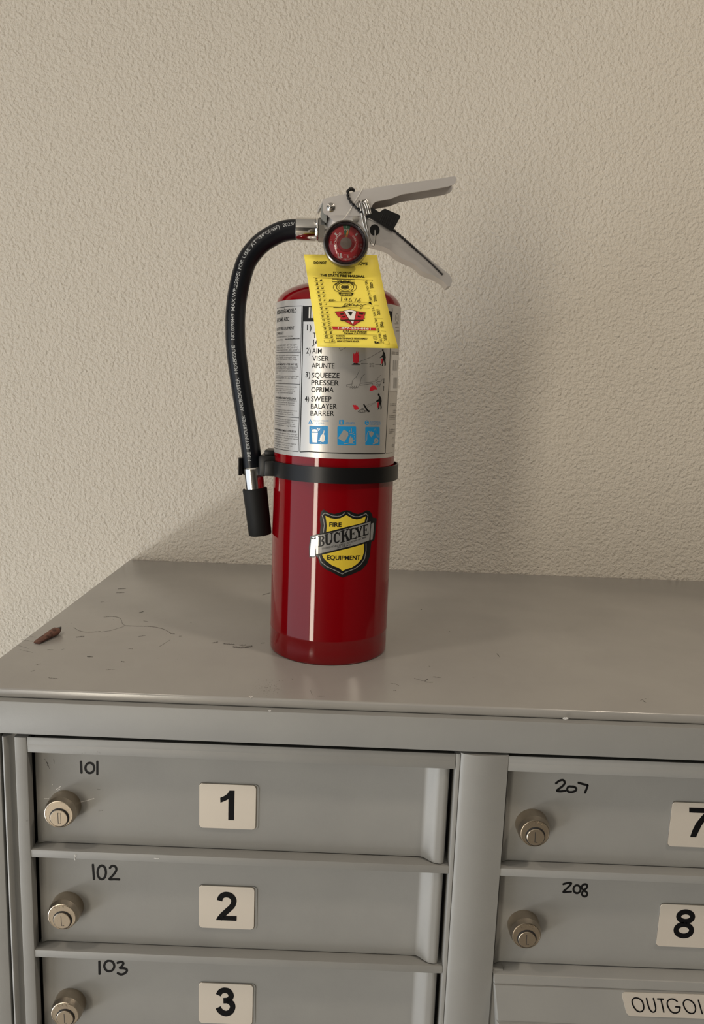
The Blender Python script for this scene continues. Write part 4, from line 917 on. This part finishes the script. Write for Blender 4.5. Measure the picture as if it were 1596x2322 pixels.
F.text('USE 1', (-33, -4), (-33, 6), (-3, 0)); F.text('195 PSI', (32.5, 0), (32.5, -12), (3, 0)); F.text('1344 KPA', (27.5, 0), (27.5, -10), (2.6, 0))
F.build('gauge_print', dial(.00018), M['dial_white'], gauge)
F = Flat(); F.poly([(-2.4, 13), (2.8, 13), (4.4, 26), (2.6, 29), (.6, 25)]); F.build('gauge_needle', dial(.00026), M['dial_orange'], gauge)
bm = bmesh.new(); pr = []
for i in range(8):
    r_ = 19.0-2.2*i; pr += [(r_*gs, -.0004-.00012*i), ((r_-1.2)*gs, -.0006-.00012*i)]
lathe(bm, [(19.0*gs, .0010)]+pr+[(.0, -.0016)], Vector((gc.x-.0003, YG+.0004, gc.z-.0002)), (0, 1, 0), 48, cap=False); from_bm('gauge_hub', bm, M['lens'], gauge, smooth=20)
F = Flat(); F.ellipse(-.5, -.5, 13, 13, 32); F.build('gauge_hub_disc', dial(.0003), M['dial_hub'], gauge)
bm = bmesh.new(); lathe(bm, [(38.8*gs, -.0002), (30*gs, -.0018), (20*gs, -.0026), (8*gs, -.0030), (0, -.0030)], go, (0, 1, 0), 48, cap=False); from_bm('gauge_lens', bm, M['lens'], gauge, smooth=60)

# ------------------------------------------------------------------ yellow inspection tag
TL, TR, BL_, BR = (689, 577), (854.5, 578.5), (719.5, 786), (903, 790)
def tag_y(t): 
    pr_ = [(0, -.0300), (.15, -.0365), (.27, -.0500), (.40, -.0568), (.6, -.0590), (1.0, -.0615)]
    for (a_, ya), (b_, yb) in zip(pr_, pr_[1:]):
        if t <= b_: 
            f = max(0, (t-a_)/(b_-a_)); return EY+ya+(yb-ya)*f
    return EY-.0615
def tag3(off):
    def f(v):
        x, y = v[0], v[1]
        t = (y-577.5)/(788-577.5); t = min(1.02, max(-.02, t)); return P(x, y, tag_y(t)-off)
    return f
def tq(s, t): 
    a_ = (TL[0]+(TR[0]-TL[0])*s, TL[1]+(TR[1]-TL[1])*s); b_ = (BL_[0]+(BR[0]-BL_[0])*s, BL_[1]+(BR[1]-BL_[1])*s)
    bow = 3.0*math.sin(math.pi*t)*(s-.2)
    return (a_[0]+(b_[0]-a_[0])*t-bow, a_[1]+(b_[1]-a_[1])*t)
F = Flat(); NT = 18
grid = [[tq(s/6, t/NT) for s in range(7)] for t in range(NT+1)]
F.add([p for r_ in grid for p in r_], [(t*7+s, t*7+s+1, (t+1)*7+s+1, (t+1)*7+s) for t in range(NT) for s in range(6)])
cen = P(790, 690, EY-.055)
tag = F.build('inspection_tag', tag3(0), M['tag'], None)
tag.data.transform(Matrix.Translation(-Vector(cen))); tag.location = cen
for p in tag.data.polygons: p.use_smooth = True
tag['label'] = 'yellow printed inspection tag hanging behind the gauge on the extinguisher neck'; tag['category'] = 'tag'
md = tag.modifiers.new('t', 'SOLIDIFY'); md.thickness = .0003; md.offset = 1
kf = crop(680, 560, 6.65)
def tagp(F, name, m, off=.0004):
    return F.build(name, tag3(off), M[m], tag, None, to=lambda x, y: kf(x, y))
def TT(F, s, p0, p1, h, bold=0.0, up=None):
    a_, b_ = Vector(p0), Vector(p1)
    F.text(s, a_, b_, h if up is None else up, bold)
# upper-left origin with y down: text height vector points to smaller y
K = Flat(); Lr = Flat()
def tt(s, u0, v0, u1, v1, h, bold=0.0): K.text(s, (u0, v0), (u1, v1), (0, -h), bold)
tt('DO NOT', 208, 255, 400, 256, 38, .03); tt('REMOVE', 770, 266, 1020, 272, 38, .03)
tt('BY ORDER OF', 500, 397, 775, 402, 26, .02); tt('THE STATE FIRE MARSHAL', 302, 440, 978, 462, 34, .03)
tt('EE-', 440, 816, 535, 816, 24, .03)
tt('ANNUAL', 543, 1350, 680, 1352, 22, .03); tt('MAINTENANCE PERFORMED', 550, 1388, 1015, 1394, 23, .03); tt('NEW EXTINGUISHER', 560, 1434, 895, 1436, 23, .03)
tt('6154 Aura Avenue', 645, 1280, 1005, 1285, 24, .03); tt('Tarzana CA 91335', 660, 1310, 1003, 1315, 24, .03)
tt('Type B-C-D', 555, 512, 760, 518, 22, .01)
# rules
def rl(*q, w=5): Lr.line(q, w, round_=False)
rl((203, 460), (1092, 497)); rl((203, 460), (370, 1440)); rl((272, 465), (452, 1442)); rl((346, 470), (530, 1445)); rl((370, 1440), (530, 1445)); rl((958, 492), (1200, 1455)); rl((1020, 495), (1265, 1460)); rl((1092, 497), (1350, 1467)); rl((1200, 1455), (1350, 1467))
rl((420, 822), (1035, 835)); rl((430, 900), (1050, 925)); rl((510, 1315), (1165, 1330))
for i in range(1, 16):
    t = i/16; rl((203+167*t, 460+980*t), (272+180*t, 465+977*t), w=3); rl((272+180*t, 465+977*t), (346+184*t, 470+975*t), w=3)
for i in range(1, 12):
    t = i/12; rl((958+242*t, 492+963*t), (1020+245*t, 495+965*t), w=3)
for i in range(1, 5):
    t = (0.17, .395, .60, .80)[i-1]; rl((1020+245*t, 495+965*t), (1092+258*t, 497+970*t), w=3)
# numbers reading down the left, months and years up the right
dn = Vector((.165, .98))
def vtext(s, c_, ln, h, up=False, bold=.03):
    d = dn*(1 if not up else -1); n = Vector((d.y, -d.x)); c_ = Vector(c_)
    K.text(s, c_-d*ln/2-n*h/2, c_+d*ln/2-n*h/2, tuple(n*h), bold)
for i in range(16):
    t = (i+.5)/16
    if i < 15: vtext(str(17+i), (240+174*t, 463+978*t), 40, 30)
    vtext(str(1+i), (312+182*t, 468+975*t), 22 if i < 9 else 38, 30)
for i, s in enumerate(('DEC', 'NOV', 'OCT', 'SEP', 'AUG', 'JUL', 'JUN', 'MAY', 'APR', 'MAR', 'FEB', 'JAN')):
    if s == 'AUG': continue
    t = (i+.5)/12; vtext(s, (989+244*t, 493+964*t), 58, 30, True, .02)
for s, t in (('2029', .085), ('2028', .29), ('2027', .50), ('2026', .70), ('2025', .90)): vtext(s, (1056+252*t, 496+967*t), 92, 40, True, .02)
# seal of the marshal
def el(cx, cy, rx, ry, w): Lr2.line([(cx+rx*math.cos(2*math.pi*i/32), cy+ry*math.sin(2*math.pi*i/32)) for i in range(32)], w, 0, True)
Lr2 = K
el(676, 605, 175, 88, 6); el(680, 605, 128, 72, 9); el(680, 605, 95, 54, 5); el(680, 605, 60, 34, 5)
for i in range(16):
    a_ = 2*math.pi*i/16; K.line([(680+12*math.cos(a_), 605+8*math.sin(a_)), (680+56*math.cos(a_), 605+32*math.sin(a_))], 7)
for i, ch in enumerate('REGISTERED'):
    a_ = math.radians(205+130*i/9); c_ = Vector((678+150*math.cos(a_), 610+82*math.sin(a_))); K.text(ch, c_+Vector((-13, 6)), c_+Vector((13, 6)), (0, -24), .02)
K.line([(487, 480), (825, 490), (823, 532), (487, 522)], 7, 0, True); K.line([(600, 700), (800, 705), (798, 740), (608, 736)], 7, 0, True)
tt('E-2000', 625, 732, 785, 735, 22, .02); K.poly([(575, 690), (620, 690), (610, 720), (595, 715)]); K.poly([(770, 695), (812, 690), (800, 718), (785, 720)])
# check boxes
K.line([(1102, 1355), (1160, 1358), (1165, 1390), (1110, 1387)], 7, 0, True); K.poly([(1118, 1420), (1150, 1418), (1145, 1445), (1180, 1425), (1190, 1455), (1128, 1455)])
K.build('tag_text', tag3(.0004), M['tag_ink'], tag, None, to=kf)
Lr.build('tag_rules', tag3(.00038), M['tag_line'], tag, None, to=kf)
W2 = Flat(); w = 8; W4 = Flat(); W5 = Flat()
W2.line([(625, 755), (622, 815)], w); W2.line([(705, 775), (690, 768), (675, 790), (690, 805), (708, 775), (705, 812)], w, 3); W2.line([(770, 765), (745, 790), (742, 822), (768, 828), (775, 805), (750, 800)], w, 3); W2.line([(800, 772), (850, 772), (825, 830)], w); W2.line([(915, 775), (880, 800), (870, 825), (900, 835), (910, 815), (885, 812)], w, 3)
W4.line([(505, 908), (640, 905), (740, 860), (665, 862), (700, 855), (640, 900), (740, 890), (745, 850), (742, 880), (770, 890), (775, 870), (755, 875), (800, 850), (795, 895), (815, 868), (825, 890), (850, 875), (840, 895), (865, 880), (870, 865), (880, 885), (930, 870), (940, 900), (920, 930), (905, 925), (930, 885), (1060, 850)], w*.9, 3)
W5.poly([(1030, 835), (1060, 822), (1080, 850), (1060, 862)]); W5.line([(1060, 850), (1085, 870)], 10)
W6 = Flat(); W7 = Flat(); W6.line([(370, 1355), (395, 1325), (420, 1355), (390, 1370), (375, 1345), (415, 1335)], 5, 3, True); W7.line([(1210, 1200), (1260, 1140)], 6); W7.line([(1212, 1180), (1262, 1195)], 5)
for W_f, nm in ((W2, 'handwritten_number'), (W4, 'signature'), (W5, 'month_mark'), (W6, 'day_mark'), (W7, 'year_mark')): W_f.build(nm, tag3(.0006), M['ink'], tag, None, to=kf)
R1 = Flat(); R1.poly([(484, 1198), (1140, 1218), (1155, 1262), (498, 1244)]); R1.poly([(523, 975), (650, 968), (660, 958), (790, 1165), (850, 965), (990, 990), (965, 1060), (980, 1075), (935, 1110), (805, 1192), (660, 1110), (600, 1080), (615, 1062), (570, 1050)])
R1.build('tag_red_print', tag3(.00042), M['tag_red'], tag, None, to=kf)
W3 = Flat(); W3.poly([(665, 965), (745, 938), (848, 970), (822, 1080), (800, 1165), (740, 1085)]); W3.text('1-877-256-0161', (572, 1236), (1065, 1246), (0, -27), .03)
W3.build('tag_white_print', tag3(.00052), M['tag_white'], tag, None, to=kf)
K2 = Flat(); K2.poly([(718, 985), (755, 975), (795, 988), (765, 1040)]); K2.line([(525, 977), (655, 968), (745, 938), (850, 970), (988, 990)], 5); K2.line([(525, 977), (575, 1050), (620, 1062)], 5); K2.line([(985, 992), (962, 1060), (978, 1075), (805, 1190), (640, 1100)], 5); K2.line([(655, 968), (800, 1188), (850, 970)], 6)
K2.line([(610, 1098), (640, 1108), (720, 1100), (800, 1106), (900, 1104), (960, 1112)], 15, 3); K2.poly([(885, 985), (960, 1005), (945, 1020), (890, 1012)]); K2.poly([(870, 1035), (925, 1050), (915, 1065), (868, 1056)]); K2.poly([(600, 1005), (655, 1000), (660, 1018), (615, 1022)]); K2.poly([(630, 1045), (680, 1040), (690, 1055), (650, 1062)])
K2.build('tag_logo_lines', tag3(.0006), M['tag_ink'], tag, None, to=kf)

bpy.data.objects.remove(_to); bpy.data.curves.remove(_txt)
